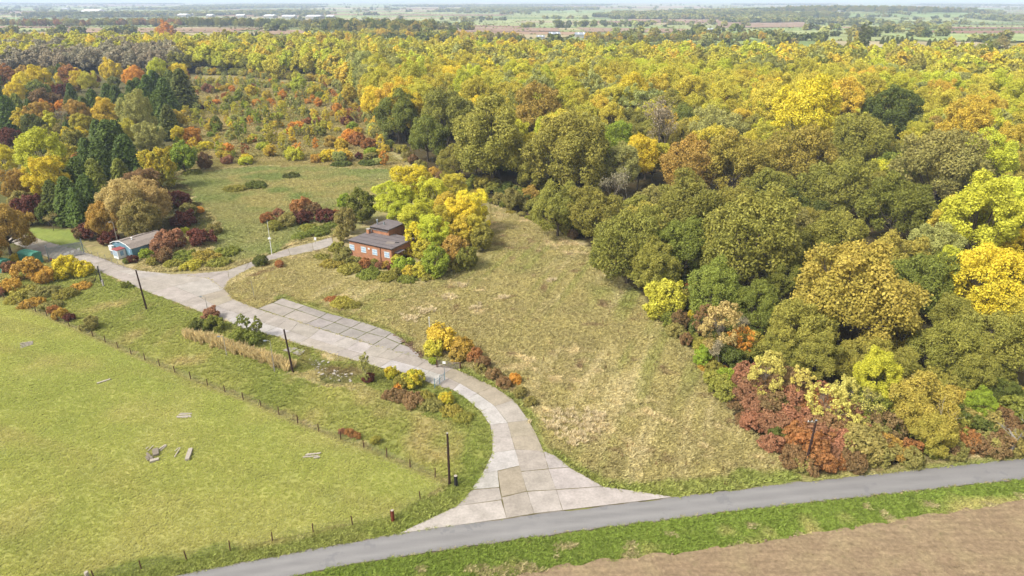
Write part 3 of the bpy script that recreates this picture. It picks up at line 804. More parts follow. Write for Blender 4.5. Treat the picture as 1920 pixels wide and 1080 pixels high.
# ---------------------------------------------------------------- fences
def fence(name, pts, label, post_r, post_h, step, mat, group_mats=None):
    root = empty(name, (pts[0].x, pts[0].y, 0)); tag(root, label, 'fence')
    off = Vector((pts[0].x, pts[0].y, 0))
    rng = random.Random(name + label)
    pm = MB().tube((0, 0, -.35), (0, 0, post_h), post_r * 1.05, post_r, 7).tube((0, 0, post_h), (0, 0, post_h + .03), post_r, post_r * .6, 7).mesh('post', mat)
    P = resample(pts, step); tops = []
    for p in P:
        o = put('post', pm, root, p - off, rng.uniform(0, 6)); o.rotation_euler = (rng.uniform(-.05, .05), rng.uniform(-.05, .05), rng.uniform(0, 6))
        s = rng.uniform(.9, 1.12); o.scale = (1, 1, s)
    for z in (.12, .45, .75, .98):
        mb = MB()
        for a, b in zip(P[:-1], P[1:]):
            m = (a + b) / 2 - off + Vector((0, 0, z - .02))
            mb.tube(a - off + Vector((0, 0, z)), m, .007, None, 3, False).tube(m, b - off + Vector((0, 0, z)), .007, None, 3, False)
        mb.build('wire', M['wire'], root)
    mb = MB()
    for q in resample(pts, .32): mb.tube(q - off + Vector((0, 0, .05)), q - off + Vector((0, 0, .8)), .004, None, 3, False)
    n = mb.build('wire_netting', M['wire'], root); n['kind'] = 'stuff'
    return root
fence('wire_fence', fence_a, 'long post and wire fence dividing the pasture from the rough grass strip', .07, 1.22, 3.95, M['postwood'])
fence('wire_fence', fence_b, 'post and wire fence between the pasture and the lane verge', .065, 1.2, 4.35, M['postwood'])
fence('wire_fence', PG([(161, 479), (185, 486), (205, 492), (226, 500), (236, 505)]), 'light wire fence with pale posts in front of the blue hut', .05, 1.7, 2.6, M['conpost'])

# ---------------------------------------------------------------- poles and posts
def top_height(base, toppx):             # height at which a vertical pole reaches the pixel row
    lo, hi = 0., 25.
    for _ in range(40):
        m = (lo + hi) / 2
        if proj(base.x, base.y, m)[1] > toppx: lo = m
        else: hi = m
    return m
def pole(px, py, top, label, lean=(0, 0), arm=False, r=.15):
    b = G(px, py); h = top_height(b, top)
    root = empty('telegraph_pole', b, random.uniform(0, 3)); tag(root, label, 'pole')
    root.rotation_euler = (lean[0], lean[1], 0)
    MB().tube((0, 0, -.4), (0, 0, h * .5), r * 1.15, r, 9).tube((0, 0, h * .5), (0, 0, h), r, r * .82, 9).build('shaft', M['darkwood'], root)
    MB().tube((0, 0, h), (0, 0, h + .09), r * .98, r * .3, 9).build('cap', M['conpost' if not arm else 'steel'], root)
    MB().box((0, r + .015, 1.6), (.2, .02, .14)).build('number_plate', M['steel'], root)
    for k in range(5):
        MB().tube((r * .7 * (1 if k % 2 else -1), 0, h * .62 + k * .35), (r * 1.9 * (1 if k % 2 else -1), 0, h * .62 + k * .35), .018, None, 4).build('step_iron', M['steel'], root)
    if arm:
        MB().box((-.45, 0, h - .25), (1.2, .1, .1)).build('crossarm', M['greywood'], root)
        for x in (-.95, -.5): MB().tube((x, 0, h - .2), (x, 0, h - .02), .05, .035, 7).build('insulator', M['white'], root)
    else:
        MB().tube((0, r * .8, h - .3), (0, r * 2.0, h - .22), .02, None, 4).tube((0, r * 2.0, h - .25), (0, r * 2.0, h - .12), .04, .03, 6).build('insulator', M['white'], root)
    return root
pole(275, 580, 505, 'dark wooden pole at the edge of the concrete yard above the grass strip', (.02, -.03))
pole(549, 697, 616, 'dark wooden pole at the end of the straw-coloured grass row', (.02, -.05))
pole(843, 908, 812, 'dark wooden pole at the fence corner beside the driveway mouth')
pole(1508, 882, 788, 'dark pole with a crossarm standing in the red-brown hedge', (0, .03), True)
pole(338, 436, 394, 'pale slim pole among the maroon bushes behind the blue hut', (.0, -.03), False, .1)
def lamp(px, py, top, label, hook=True, r=.07, mat='conpost', lean=0.0):
    b = G(px, py); h = top_height(b, top)
    root = empty('lamp_post', b); root.rotation_euler = (0, lean, 0); tag(root, label, 'lamp post')
    MB().tube((0, 0, -.3), (0, 0, 1.0), r * 1.5, r * 1.3, 8).tube((0, 0, 1.0), (0, 0, h), r, r * .7, 8).build('shaft', M[mat], root)
    MB().tube((0, 0, h), (-.25, 0, h + .16), r * .6, None, 6).tube((-.25, 0, h + .16), (-.6, 0, h + .16), r * .6, None, 6).build('bracket', M[mat], root)
    MB().box((-.78, 0, h + .12), (.5, .2, .12)).box((-.78, 0, h + .03), (.36, .14, .08)).build('lamp_head', M['steel'], root)
lamp(223, 462, 417, 'pale lamp post standing behind the blue hut', lean=-.02)
lamp(389, 581, 557, 'thin hooked lamp post behind the red-leaved bush')
lamp(515, 697, 640, 'slim pale lamp post in the straw-coloured grass row', r=.06)
lamp(425, 665, 632, 'short pale lamp post at the upper end of the straw grass row', r=.06)
# mast with a box
b = G(510, 478); h = top_height(b, 415); root = empty('mast', b); tag(root, 'tall white mast with a small box beside the concrete track', 'mast')
MB().tube((0, 0, -.3), (0, 0, h * .55), .085, .075, 8).tube((0, 0, h * .55), (0, 0, h), .05, .045, 8).build('shaft', M['white'], root)
MB().box((0, -.1, h * .5), (.65, .3, .35)).build('equipment_box', M['white'], root)
MB().tube((0, 0, h), (0, 0, h + .35), .02, None, 5).build('finial', M['steel'], root)
# thin marker post on the meadow corner
b = G(477, 558); h = top_height(b, 526); root = empty('marker_post', b); tag(root, 'thin grey steel post in the rough grass beside the yard', 'post')
root.rotation_euler = (0, -.04, 0)
MB().tube((0, 0, -.3), (0, 0, h), .045, .04, 6).build('shaft', M['steel'], root); MB().tube((0, 0, h), (0, 0, h + .05), .055, .03, 6).build('cap', M['steel'], root)
b = G(806, 626); h = top_height(b, 594); root = empty('marker_post', b); tag(root, 'white post rising behind the golden bushes by the field gate', 'post')
MB().tube((0, 0, -.3), (0, 0, h), .07, .06, 7).build('shaft', M['white'], root); MB().box((0, 0, h - .12), (.22, .05, .2)).build('plate', M['white'], root)
# short posts
def stub(px, py, h, r, mat, label, capm):
    root = empty('wooden_post', G(px, py)); tag(root, label, 'post')
    MB().tube((0, 0, -.4), (0, 0, h), r, r * .95, 9).build('shaft', M[mat], root); MB().tube((0, 0, h), (0, 0, h + .03), r * .95, r * .85, 9).build('cut_top', M[capm], root)
stub(737, 977, 1.55, .2, 'redbrown', 'thick red-brown post with a pale top beside the lane verge', 'oldwood')
stub(855, 910, 1.45, .24, 'black', 'thick black stump post beside the pole at the driveway mouth', 'oldwood')
stub(166, 1088, 1.1, .22, 'oldwood', 'thick pale wooden post in the roadside fence line', 'oldwood')
# straining post with a prop by the yellow bush
root = empty('strainer_post', G(190, 529)); tag(root, 'dark straining post with a diagonal prop beside the yellow bushes', 'post')
h = top_height(root.location, 499)
MB().tube((0, 0, -.3), (0, 0, h), .13, .12, 8).build('shaft', M['black'], root); MB().tube((-.05, 0, h * .75), (-1.4, -.2, 0), .05, None, 6).build('prop', M['black'], root)
root = empty('strainer_post', G(194, 536)); tag(root, 'leaning pale concrete post in front of the straining post', 'post')
h = top_height(root.location, 495)
MB().box((0, 0, h * .12), (.3, .3, h * .24 + .3)).build('foot', M['conpost'], root); MB().tube((0, 0, h * .24), (0, 0, h), .05, .04, 6).build('shaft', M['conpost'], root)

# ---------------------------------------------------------------- gates
def frame_axes(a, b):
    d = (b - a); return d.length, math.atan2(d.y, d.x)
# palisade gate
a, b = G(93, 490), G(158, 477); L, rz = frame_axes(a, b)
root = empty('security_gate', a, rz); tag(root, 'grey steel palisade gate with white notices across the concrete road', 'gate')
gh = top_height(b, 452)
for z in (.25, gh - .35): MB().box((L / 2, 0, z), (L, .07, .09)).build('rail', M['steel'], root)
pm = MB().box((0, -.045, gh / 2), (.15, .02, gh - .16)).add([(-.042, -.055, gh - .08), (.042, -.055, gh - .08), (.042, -.035, gh - .08), (-.042, -.035, gh - .08), (0, -.045, gh + .08)],
      [(0, 1, 4), (1, 2, 4), (2, 3, 4), (3, 0, 4)]).mesh('pale', M['steel'])
for k in range(int(L / .24)): put('pale', pm, root, (.12 + k * .24, 0, 0))
for x in (0, L): MB().box((x, .08, (gh + .5) / 2), (.22, .22, gh + .5)).build('gate_post', M['steel'], root)
MB().tube((L - .05, .1, gh * .9), (L + 1.0, .5, 0), .05, None, 6).build('stay', M['steel'], root)
for x, z in ((.34, .9), (.47, 1.0), (.56, 1.2), (.68, 1.25), (.88, 1.55)): MB().box((L * x, -.075, z), (.55, .025, .5)).build('notice', M['white'], root)
MB().box((.35, -.075, .5), (.5, .025, .45)).build('red_notice', M['redpaint'], root)
# timber field gate with notice
a, b = G(821, 689), G(862, 693); L, rz = frame_axes(a, b)
root = empty('field_gate', a, rz); tag(root, 'weathered bar gate with a white notice in front of the golden bushes', 'gate')
for z in (.25, .48, .72, .98, 1.22): MB().box((L / 2, 0, z), (L, .05, .09)).build('bar', M['greywood'], root)
for x in (.04, L / 2, L - .04): MB().box((x, .04, .72), (.09, .05, 1.1)).build('upright', M['greywood'], root)
MB().box((L / 2, .06, .72), (L * .98, .03, .08), M=Matrix.Rotation(-.32, 3, 'Y')).build('brace', M['greywood'], root)
for x in (-.12, L + .12): MB().tube((x, 0, -.3), (x, 0, 1.4), .1, .09, 7).build('gate_post', M['postwood'], root)
MB().box((L * .3, -.06, 1.05), (.5, .02, .45)).build('notice', M['white'], root)
# tubular barrier, standing open
a, b = G(815, 727), G(834, 713); L, rz = frame_axes(a, b)
root = empty('barrier_gate', a, rz); tag(root, 'blue-grey tubular steel barrier standing open at the driveway edge', 'gate')
for z in (.2, .55, .9, 1.25): MB().tube((0, 0, z), (L, 0, z), .035, None, 6).build('bar', M['bluepaint'], root)
for x in (0, L * .5, L): MB().tube((x, 0, -.2), (x, 0, 1.5 if x else 1.7), .055, None, 7).build('upright', M['bluepaint'], root)
MB().tube((L, 0, 1.2), (L, 0, 2.3), .05, None, 7).build('latch_post', M['steel'], root)
MB().box((L * .5, -.06, 1.45), (.4, .03, .5)).build('notice', M['white'], root)

# ---------------------------------------------------------------- signs and boxes
root = empty('notice_board', G(592, 457)); tag(root, 'small white notice on a post at the bramble edge of the track', 'sign')
MB().tube((0, 0, -.2), (0, 0, 1.1), .04, None, 6).build('post', M['greywood'], root); MB().box((0, -.05, 1.3), (.55, .03, .75)).build('board', M['white'], root)

# ---------------------------------------------------------------- brick building
A = G(733.3, 466.7, 3.6); B = G(654.5, 450, 3.6)
d = (A - B); rz = math.atan2(d.y, d.x); BL = d.length; BW = 8.2
root = empty('brick_building', (B.x, B.y, 0), rz); tag(root, 'flat-roofed red brick building with boarded white windows among yellow trees', 'building')
HW = 3.45
MB().box((BL / 2, BW / 2, HW / 2 - .15), (BL, BW, HW + .3)).build('wall', M['brick'], root)
roof = MB().box((BL / 2, BW / 2, HW + .11), (BL + .5, BW + .5, .22)).build('roof', M['felt'], root)
MB().box((BL / 2, -.262, HW + .10), (BL + .52, .02, .2)).build('fascia', M['black'], roof)
for i in range(4): MB().box((BL / 2, 1.2 + i * 1.9, HW + .228), (BL + .4, .07, .02)).build('felt_lap', M['black'], roof)
MB().box((BL - 2.6, 3.0, HW + .235), (2.2, 1.5, .03), .3).build('felt_patch', M['asbestos'], roof)
MB().box((BL - 1.4, 3.9, HW + .27), (.9, .35, .1), .3).build('vent', M['black'], roof)
rb = MB().box((3.6, BW + 1.6, 2.35), (5.2, 6.0, 5.3)).build('rear_wall', M['brick'], root)
r2 = MB().box((3.6, BW + 1.6, 5.13), (5.7, 6.5, .26)).build('rear_roof', M['felt'], root)
MB().box((3.6, BW - 1.68, 5.0), (5.72, .03, .3)).build('fascia', M['black'], r2)
MB().box((3.6, BW - 1.56, 4.6), (4.8, .12, .1)).build('gutter', M['steel'], r2)
ch = MB().box((.75, BW - 2.2, HW + .7), (.75, .75, 1.1)).build('chimney', M['brick'], root); MB().box((.75, BW - 2.2, HW + 1.3), (.9, .9, .14)).build('chimney_cap', M['conpost'], ch)
MB().tube((1.6, BW + .2, 5.2), (1.6, BW + .2, 6.4), .16, None, 8).tube((1.6, BW + .2, 6.4), (1.6, BW + .2, 6.6), .3, .1, 8).build('flue', M['steel'], root)
MB().tube((3.0, BW + .9, 5.2), (3.0, BW + .9, 5.9), .2, None, 8).build('flue', M['steel'], root)
for x in (.7, 4.2, 7.5, 11.0):
    wd = MB().box((x, -.015, 1.95), (1.45, .06, 1.25)).build('window', M['white'], root)
    for k in (-1, 0, 1):
        for z in (-.29, .29): MB().box((x + k * .45, -.05, 1.95 + z), (.38, .02, .48)).build('pane', M['glass'], wd)
    MB().box((x, -.06, 1.29), (1.6, .14, .07)).build('sill', M['conpost'], wd)
    MB().box((x, -.02, 2.66), (1.7, .05, .16)).build('lintel', M['conpost'], wd)
MB().box((5.8, -.03, 2.5), (.55, .05, .35)).build('name_board', M['white'], root)
MB().tube((9.2, -.09, 0), (9.2, -.09, HW), .06, None, 7).build('downpipe', M['black'], root)
dr = MB().box((BL + .02, 4.6, 1.05), (.08, 1.0, 2.1)).build('door', M['black'], root); MB().box((BL + .09, 4.25, 1.05), (.06, .05, .14)).build('handle', M['steel'], dr)
MB().box((BL + .55, 2.2, 2.45), (1.2, 2.6, .1)).build('canopy', M['felt'], root)

# ---------------------------------------------------------------- blue hut
FL = G(209.6, 455.4, 2.5); FR = G(245.8, 465.8, 2.5)
d = FR - FL; rz = math.atan2(d.y, d.x); HWid = d.length; HLen = 9.0
root = empty('prefab_hut', (FL.x, FL.y, 0), rz); tag(root, 'pale blue prefabricated hut with corrugated grey roof and white porch', 'building')
E_, R_ = 2.5, 3.5
prof = [(0, 0), (HWid, 0), (HWid, E_), (HWid * .8, E_ + .55 * (R_ - E_)), (HWid * .5, R_ - .06), (HWid * .2, E_ + .55 * (R_ - E_)), (0, E_)]
def gable(mb, prof, y0, y1):
    n = len(prof); vs = [(p[0], y0, p[1]) for p in prof] + [(p[0], y1, p[1]) for p in prof]
    return mb.add(vs, [tuple(range(n)), tuple(range(n, 2 * n))[::-1]] + [(i, n + i, n + (i + 1) % n, (i + 1) % n) for i in range(n)])
gable(MB(), prof, 0, HLen).build('wall', M['bluepaint'], root)
roof = empty('roof', (0, 0, 0)); roof.parent = root
rp = [(-.3, E_ - .12), (HWid * .2, E_ + .62 * (R_ - E_) + .05), (HWid * .5, R_ + .05), (HWid * .8, E_ + .62 * (R_ - E_) + .05), (HWid + .3, E_ - .12)]
ns = 12
for s_ in range(ns):                     # corrugated sheets, one course of each slope at a time
    for (p, q) in ((rp[0], rp[2]), (rp[4], rp[2])):
        mid = rp[1] if p is rp[0] else rp[3]
        V_ = []; F_ = []; m = 10; y0 = -.25 + s_ * (HLen + .5) / ns; y1 = y0 + (HLen + .5) / ns + .04
        for i in range(m + 1):
            y = y0 + (y1 - y0) * i / m; dz = .035 * (1 if i % 2 else -1) + .004 * (s_ % 2)
            for pt in (p, mid, q): V_.append((pt[0], y, pt[1] + dz + .05))
        for i in range(m):
            for k in range(2): F_.append((i * 3 + k, i * 3 + k + 1, i * 3 + k + 4, i * 3 + k + 3))
        MB().add(V_, F_).build('roof_sheet', M['asbestos'], roof)
MB().tube((HWid / 2, -.28, R_ + .13), (HWid / 2, HLen + .28, R_ + .13), .14, None, 8).build('ridge_cap', M['asbestos'], roof)
MB().tube((HWid * .62, 2.2, R_ - .2), (HWid * .62, 2.2, R_ + .45), .13, None, 8).tube((HWid * .62, 2.2, R_ + .45), (HWid * .62, 2.2, R_ + .6), .24, .06, 8).build('vent', M['white'], roof)
for k in range(4):
    a_, b_ = rp[k], rp[k + 1]; MB().tube((a_[0], -.3, a_[1] + .08), (b_[0], -.3, b_[1] + .08), .08, None, 5).build('barge_board', M['white'], root)
pw = empty('porch', (HWid * .55, -1.0, 0)); pw.parent = root
MB().box((0, 0, 1.05), (1.9, 1.9, 2.1)).build('porch_wall', M['white'], pw); MB().box((0, 0, 2.16), (2.2, 2.2, .12)).build('porch_roof', M['redpaint'], pw)
for x in (-.55, .0, .55): MB().box((x, -.96, 1.25), (.4, .03, 1.3)).build('pane', M['glass'], pw)
MB().box((.96, 0, 1.2), (.03, .8, 1.1)).build('pane', M['glass'], pw)
bx = MB().box((.4, -.5, 1.5), (1.3, .7, 1.2)).build('meter_cabinet', M['white'], root); MB().box((.4, -.5, .45), (.9, .5, .95)).build('cabinet_stand', M['steel'], bx)
MB().box((HWid * .25, -.03, 2.9), (.8, .06, .5)).build('window', M['glass'], root)
MB().box((HWid * .9, -.05, 1.7), (.6, .08, 1.0)).build('window', M['glass'], root)

# ---------------------------------------------------------------- green tanks by the road
def container(px, py, L, rz, label):
    root = empty('green_container', G(px, py), rz); tag(root, label, 'container')
    MB().box((0, 0, 1.1), (L, 2.3, 2.2)).build('body', M['greenpaint'], root)
    mb = MB(); pr = [(-1.25, 2.2), (-1.1, 2.55), (-.6, 2.75), (.6, 2.75), (1.1, 2.55), (1.25, 2.2)]; n = len(pr)
    mb.add([(-L / 2 - .08, p[0], p[1]) for p in pr] + [(L / 2 + .08, p[0], p[1]) for p in pr], [tuple(range(n))[::-1], tuple(range(n, 2 * n))] + [(i, (i + 1) % n, n + (i + 1) % n, n + i) for i in range(n)])
    lid = mb.build('lid', M['greenpaint'], root)
    for k in range(6): MB().box((-L / 2 + (k + .5) * L / 6, 0, 2.77), (.08, 1.2, .05)).build('rib', M['greenpaint'], lid)
    for k in range(5): MB().box((-L / 2 + (k + .5) * L / 5, -1.18, 1.1), (.1, .07, 2.1)).build('side_rib', M['greenpaint'], root)
container(60, 492, 4.4, -.35, 'green lidded container on the concrete road behind golden bushes')
container(0, 506, 5.0, -.35, 'green lidded container half hidden by the amber oak')

# ---------------------------------------------------------------- timbers lying in the pasture
def timber(px, py, qx, qy, wd, th, label, group=None, z=0.0, mat='oldwood'):
    a, b = G(px, py), G(qx, qy); L, rz = frame_axes(a, b); c = (a + b) / 2
    mb = MB().box((0, 0, 0), (L * .34, wd, th)).box((-L * .33, 0, .01), (L * .34, wd * .92, th * .94)).box((L * .33, 0, -.008), (L * .34, wd * .94, th * .9))
    o = mb.build('timber', M[mat]); o.location = (c.x, c.y, th / 2 - .06 + z); o.rotation_euler = (random.uniform(-.05, .05), random.uniform(-.02, .02), rz)
    tag(o, label, 'timber', group)
T1, T2, T3, T4 = 'pale rail in the small bundle by the field fence under the bushes', 'pale rail in the bundle lying alone on open pasture', 'pale rail in the loose bundle near the rust-leaved fence bush', 'thin rail leaning on the heap of boards in the pasture'
for i in range(4): timber(38, 653 - i * 2.6, 62, 645 - i * 1.3, .2, .12, T1, 'rails in the bundle by the bushes', i * .04)
timber(182, 719, 207, 711, .32, .16, 'single pale plank lying alone in the pasture')
for i, (a, b, c, d_) in enumerate([(331, 781, 359, 781.5), (335, 778, 358, 779.5), (338, 776, 360, 775.5), (332, 783, 353, 782.5)]): timber(a, b, c, d_, .2, .12, T2, 'rails in the bundle on open pasture', i * .02)
for i, (a, b, c, d_) in enumerate([(568, 857, 597, 855), (572, 854, 602, 849), (575, 852, 600, 850.5), (588, 860, 600, 857)]): timber(a, b, c, d_, .2, .12, T3, 'rails in the bundle near the fence bush', i * .02)
for i, (a, b, c, d_) in enumerate([(273, 842, 279, 837.5), (277, 846, 288, 835.5), (291, 848, 309, 834), (294, 846, 312, 834), (301, 846, 312, 836)]): timber(a, b, c, d_, .13, .1, T4, 'rails on the board heap', .02 * i)
timber(293, 855, 291, 843, .75, .28, 'broad grey board standing out of the heap in the pasture', None, .05, 'greywood')
timber(281, 866, 298, 861, .5, .25, 'thick board at the lower edge of the heap in the pasture')
for i, (a, b, c, d_) in enumerate([(276, 850, 280, 863), (279, 853, 282, 862), (284, 857, 284.5, 863), (275, 858, 279, 864)]): timber(a, b, c, d_, .3, .2, 'short broken board in the heap in the pasture', 'broken boards in the heap', .03 * i, 'greywood')
for a, b, c, d_ in [(328, 846, 335, 839), (327, 857, 338, 839)]: timber(a, b, c, d_, .13, .1, 'slim rail lying between the heap and the wide plank', 'slim rails by the wide plank')
timber(351, 863, 358, 842, .55, .3, 'wide pale plank lying on its own beside the heap')

# ---------------------------------------------------------------- far farm and valley buildings
def shed(px, py, wpx, hgt, dep, roofm, label, rz=0.0, pitch=.2, group=None):
    p = Gt(px, py); dist = p.y * CP + (CAMH - p.z) * SP; Wd = wpx * dist / FPX
    root = empty('farm_building', p, rz); tag(root, label, 'building', group)
    MB().box((0, dep / 2, hgt / 2), (Wd, dep, hgt)).build('wall', M['shedwall'], root)
    rise = dep * .5 * pitch
    mb = MB().add([(-Wd / 2 - .5, -.6, hgt), (Wd / 2 + .5, -.6, hgt), (Wd / 2 + .5, dep / 2, hgt + rise), (-Wd / 2 - .5, dep / 2, hgt + rise), (-Wd / 2 - .5, dep + .6, hgt), (Wd / 2 + .5, dep + .6, hgt)],
             [(0, 1, 2, 3), (3, 2, 5, 4), (0, 3, 4), (1, 5, 2), (0, 4, 5, 1)])
    rf = mb.build('roof', roofm, root)
    for k in range(max(2, int(Wd / 14))):
        x = -Wd / 2 + (k + .5) * Wd / max(2, int(Wd / 14))
        sl = math.atan2(rise, dep / 2 + .6)
        MB().box((x, dep * .23, hgt + rise * .5 + .3), (1.6, dep * .4, .12), M=Matrix.Rotation(sl, 3, 'X')).build('rooflight', M['paleroof'], rf)
    MB().box((Wd * .2, -.1, hgt * .4), (Wd * .18, .2, hgt * .8)).build('door', M['shedroof'], root)
shed(947, 79, 22, 5, 16, M['paleroof'], 'white-roofed farm shed just beyond the far edge of the wood', .1)
shed(1013, 76, 14, 5, 16, M['shedroof'], 'pale blue-grey farm shed beside the striped barns', -.1)
shed(1040, 72, 20, 6, 26, M['shedroof'], 'striped grey barn behind the pale blue-grey shed', 0)
shed(1090, 73, 20, 6, 26, M['shedroof'], 'striped grey barn standing apart beside a dark tree', 0)
shed(792, 66, 18, 6, 20, M['shedroof'], 'grey barn among trees on the slope beyond the wood', .1)
shed(1332, 61, 14, 5, 20, M['shedroof'], 'small grey barn among hedges on the plain')
shed(1580, 23, 8, 6, 30, M['paleroof'], 'white house on the wooded hill across the plain')
shed(164, 27.5, 32, 12, 120, M['paleroof'], 'long white warehouse on the plain beyond the left-hand fields')
for px, py, wp in [(120, 19, 10), (250, 31, 9), (283, 28, 9), (300, 30, 14), (318, 30, 8), (340, 33, 16), (362, 31, 9), (392, 34, 10), (450, 34, 14), (503, 35, 18), (540, 36, 22), (585, 36, 26), (618, 36, 12)]:
    shed(px, py, wp, 10, 60, M['paleroof'] if wp > 9 else M['shedroof'], 'pale warehouse in the distant row of industrial roofs', random.uniform(-.2, .2), .15, 'industrial roofs on the plain')
# ---------------------------------------------------------------- trees and bushes
NAMES = {'oak': ('oak_tree', 'oak tree', 'spreading oak'), 'ash': ('ash_tree', 'ash tree', 'tall domed ash'), 'round': ('field_maple', 'tree', 'bushy small tree'), 'birch': ('birch_sapling', 'sapling', 'slender birch sapling'),
         'conifer': ('conifer', 'conifer', 'conifer'), 'shrub': ('shrub', 'shrub', 'rounded shrub'), 'bramble': ('bramble_bush', 'bush', 'low bramble mound'), 'bare': ('bare_tree', 'tree', 'leafless twiggy tree'),
         'sparse': ('thin_tree', 'tree', 'thin-leaved multi-stemmed tree'), 'thin': ('slender_tree', 'tree', 'tall open-crowned tree'), 'poplar': ('poplar_tree', 'tree', 'columnar tree')}
TREES = []                               # dict(kind, x, y, R, pal, where, sz)
def T(where, kind, *items):              # items: (crown centre px, py, radius px, palette[, height stretch])
    R0, z0 = DIM[kind]
    for it in items:
        px, py, r, pal = it[:4]; st = it[4] if len(it) > 4 else 1.0
        z = 3.0
        for _ in range(30):
            p = G(px, py, z); dep = proj(p.x, p.y, z)[2]; R = r * dep / FPX
            z = .5 * z + .5 * min(z0 * R / R0 * st, 24.)
        TREES.append(dict(kind=kind, x=p.x, y=p.y, R=R, pal=pal, where=where, st=st, hand=True))
W1 = 'in the mixed belt behind the blue hut'
T(W1, 'ash', (80, 292, 42, 'lime'), (88, 332, 34, 'yellow'), (6, 296, 22, 'yellow'), (28, 345, 26, 'amber'), (198, 212, 24, 'gold'), (256, 216, 30, 'sage', 1.2), (278, 258, 26, 'sage'), (250, 246, 18, 'tan', 1.2),
  (296, 134, 20, 'lime'), (335, 138, 17, 'yellow'), (250, 146, 18, 'orange'), (71, 148, 20, 'yellow'), (40, 158, 18, 'yellow'), (27, 172, 16, 'yellow'), (167, 152, 16, 'yellowgreen'), (146, 148, 14, 'yellow'))
T(W1, 'conifer', (165, 300, 31.2, 'conifer', .82), (208, 280, 40.8, 'conifer', .82), (240, 300, 36.0, 'conifer', .82), (178, 335, 28.8, 'green', .82), (226, 332, 26.4, 'green', .82), (118, 345, 31.2, 'darkgreen', .82), (129, 378, 36.0, 'conifer', .82), (165, 368, 31.2, 'conifer', .82),
  (292, 172, 28.8, 'conifer', .82), (302, 212, 31.2, 'conifer', .82), (342, 172, 31.2, 'darkgreen', .82), (322, 168, 26.4, 'darkgreen', .82), (250, 184, 24.0, 'conifer', .82), (270, 196, 26.4, 'conifer', .82), (219, 190, 21.6, 'conifer', .82), (235, 205, 21.6, 'conifer', .82), (177, 200, 24.0, 'conifer', .82), (158, 210, 21.6, 'darkgreen', .82), (133, 205, 19.2, 'darkgreen', .82), (17, 215, 26.4, 'conifer', .82), (34, 205, 21.6, 'green', .82), (100, 372, 26.4, 'darkgreen', .82))
T(W1, 'conifer', (150, 338, 30, 'conifer', .9), (190, 310, 32, 'conifer', .95), (222, 275, 32, 'conifer', .95), (186, 262, 26, 'conifer', .9), (312, 190, 28, 'conifer', .95), (280, 180, 26, 'conifer', .9), (318, 232, 24, 'darkgreen', .9), (262, 180, 24, 'conifer', .85), (205, 188, 22, 'conifer', .85), (145, 392, 28, 'conifer', .9), (180, 350, 28, 'green', .9))
T(W1, 'round', (129, 255, 14, 'yellow'), (149, 252, 14, 'yellow'), (150, 230, 17, 'yellowgreen'), (69, 172, 21, 'green'), (112, 173, 15, 'maroon'), (80, 190, 22, 'brown'), (83, 204, 14, 'orange'), (117, 200, 13, 'orange'), (129, 140, 18, 'rust'), (10, 143, 18, 'rust'), (48, 139, 16, 'amber'), (112, 148, 11, 'yellow'),
  (46, 227, 19, 'gold'), (63, 238, 24, 'darkgreen'), (94, 230, 17, 'lime'), (19, 257, 19, 'maroon'), (88, 256, 17, 'olive'), (112, 250, 14, 'brownolive'), (296, 314, 29, 'goldgreen', 1.25), (342, 296, 26, 'limegreen'), (383, 302, 14, 'brown'), (205, 132, 18, 'yellow'), (42, 338, 17, 'rust'), (52, 392, 26, 'maroon'), (75, 360, 18, 'rust'), (88, 400, 20, 'darkgreen'),
  (330, 222, 17, 'gold'), (336, 252, 15, 'yellow'), (362, 255, 15, 'orange'), (325, 285, 13, 'yellow'))
T(W1, 'bare', (110, 222, 15, 'grey'), (95, 412, 12, 'tan'))
W2 = 'beside the blue hut'
T(W2, 'oak', (232, 384, 48, 'tan'), (272, 378, 44, 'tan'), (195, 412, 32, 'amber'), (262, 412, 36, 'brownolive'))
T(W2, 'shrub', (168, 432, 22, 'maroon'), (154, 436, 16, 'brown'), (331, 373, 22, 'maroon'), (344, 408, 21, 'maroon'), (352, 394, 17, 'brownolive'), (373, 393, 9, 'orange'), (315, 447, 27, 'red'), (300, 462, 20, 'red'), (379, 444, 24, 'maroon'), (400, 428, 16, 'brownolive'), (274, 474, 13, 'limegreen'), (247, 484, 10, 'maroon'), (303, 478, 19, 'brown'), (285, 490, 11, 'olive'), (236, 488, 7, 'green'), (205, 443, 18, 'maroon'), (345, 432, 8, 'lime'))
T(W2, 'bramble', (345, 478, 26, 'green'), (385, 478, 28, 'oliveamber'), (425, 470, 24, 'green'), (360, 495, 22, 'yellowgreen'), (410, 490, 22, 'olive'), (325, 492, 18, 'olive'))
W3 = 'at the left end of the concrete road'
T(W3, 'oak', (5, 425, 46, 'amber'), (-40, 460, 40, 'amber'))
T(W3, 'shrub', (124, 500, 26, 'yellow'), (155, 503, 18, 'yellow'), (52, 504, 27, 'goldbrown'), (80, 515, 20, 'goldbrown'), (14, 498, 15, 'red'), (31, 483, 11, 'yellow'), (20, 535, 18, 'goldbrown'), (2, 545, 12, 'red'))
T(W3, 'bramble', (45, 545, 26, 'oliveamber'), (85, 545, 26, 'brownolive'), (120, 548, 24, 'olive'), (150, 535, 18, 'goldbrown'), (60, 566, 22, 'goldbrown'), (25, 560, 18, 'oliveamber'), (95, 570, 22, 'brownolive'), (165, 525, 12, 'brownolive'))
T('along the pasture fence', 'shrub', (112, 588, 14, 'goldbrown'), (130, 594, 10, 'maroon'), (98, 580, 10, 'rust'), (165, 606, 17, 'brownolive'), (656, 811, 10, 'rust'), (670, 815, 8, 'rust'), (640, 808, 7, 'red'), (705, 824, 10, 'olive'))
W4 = 'around the brick building'
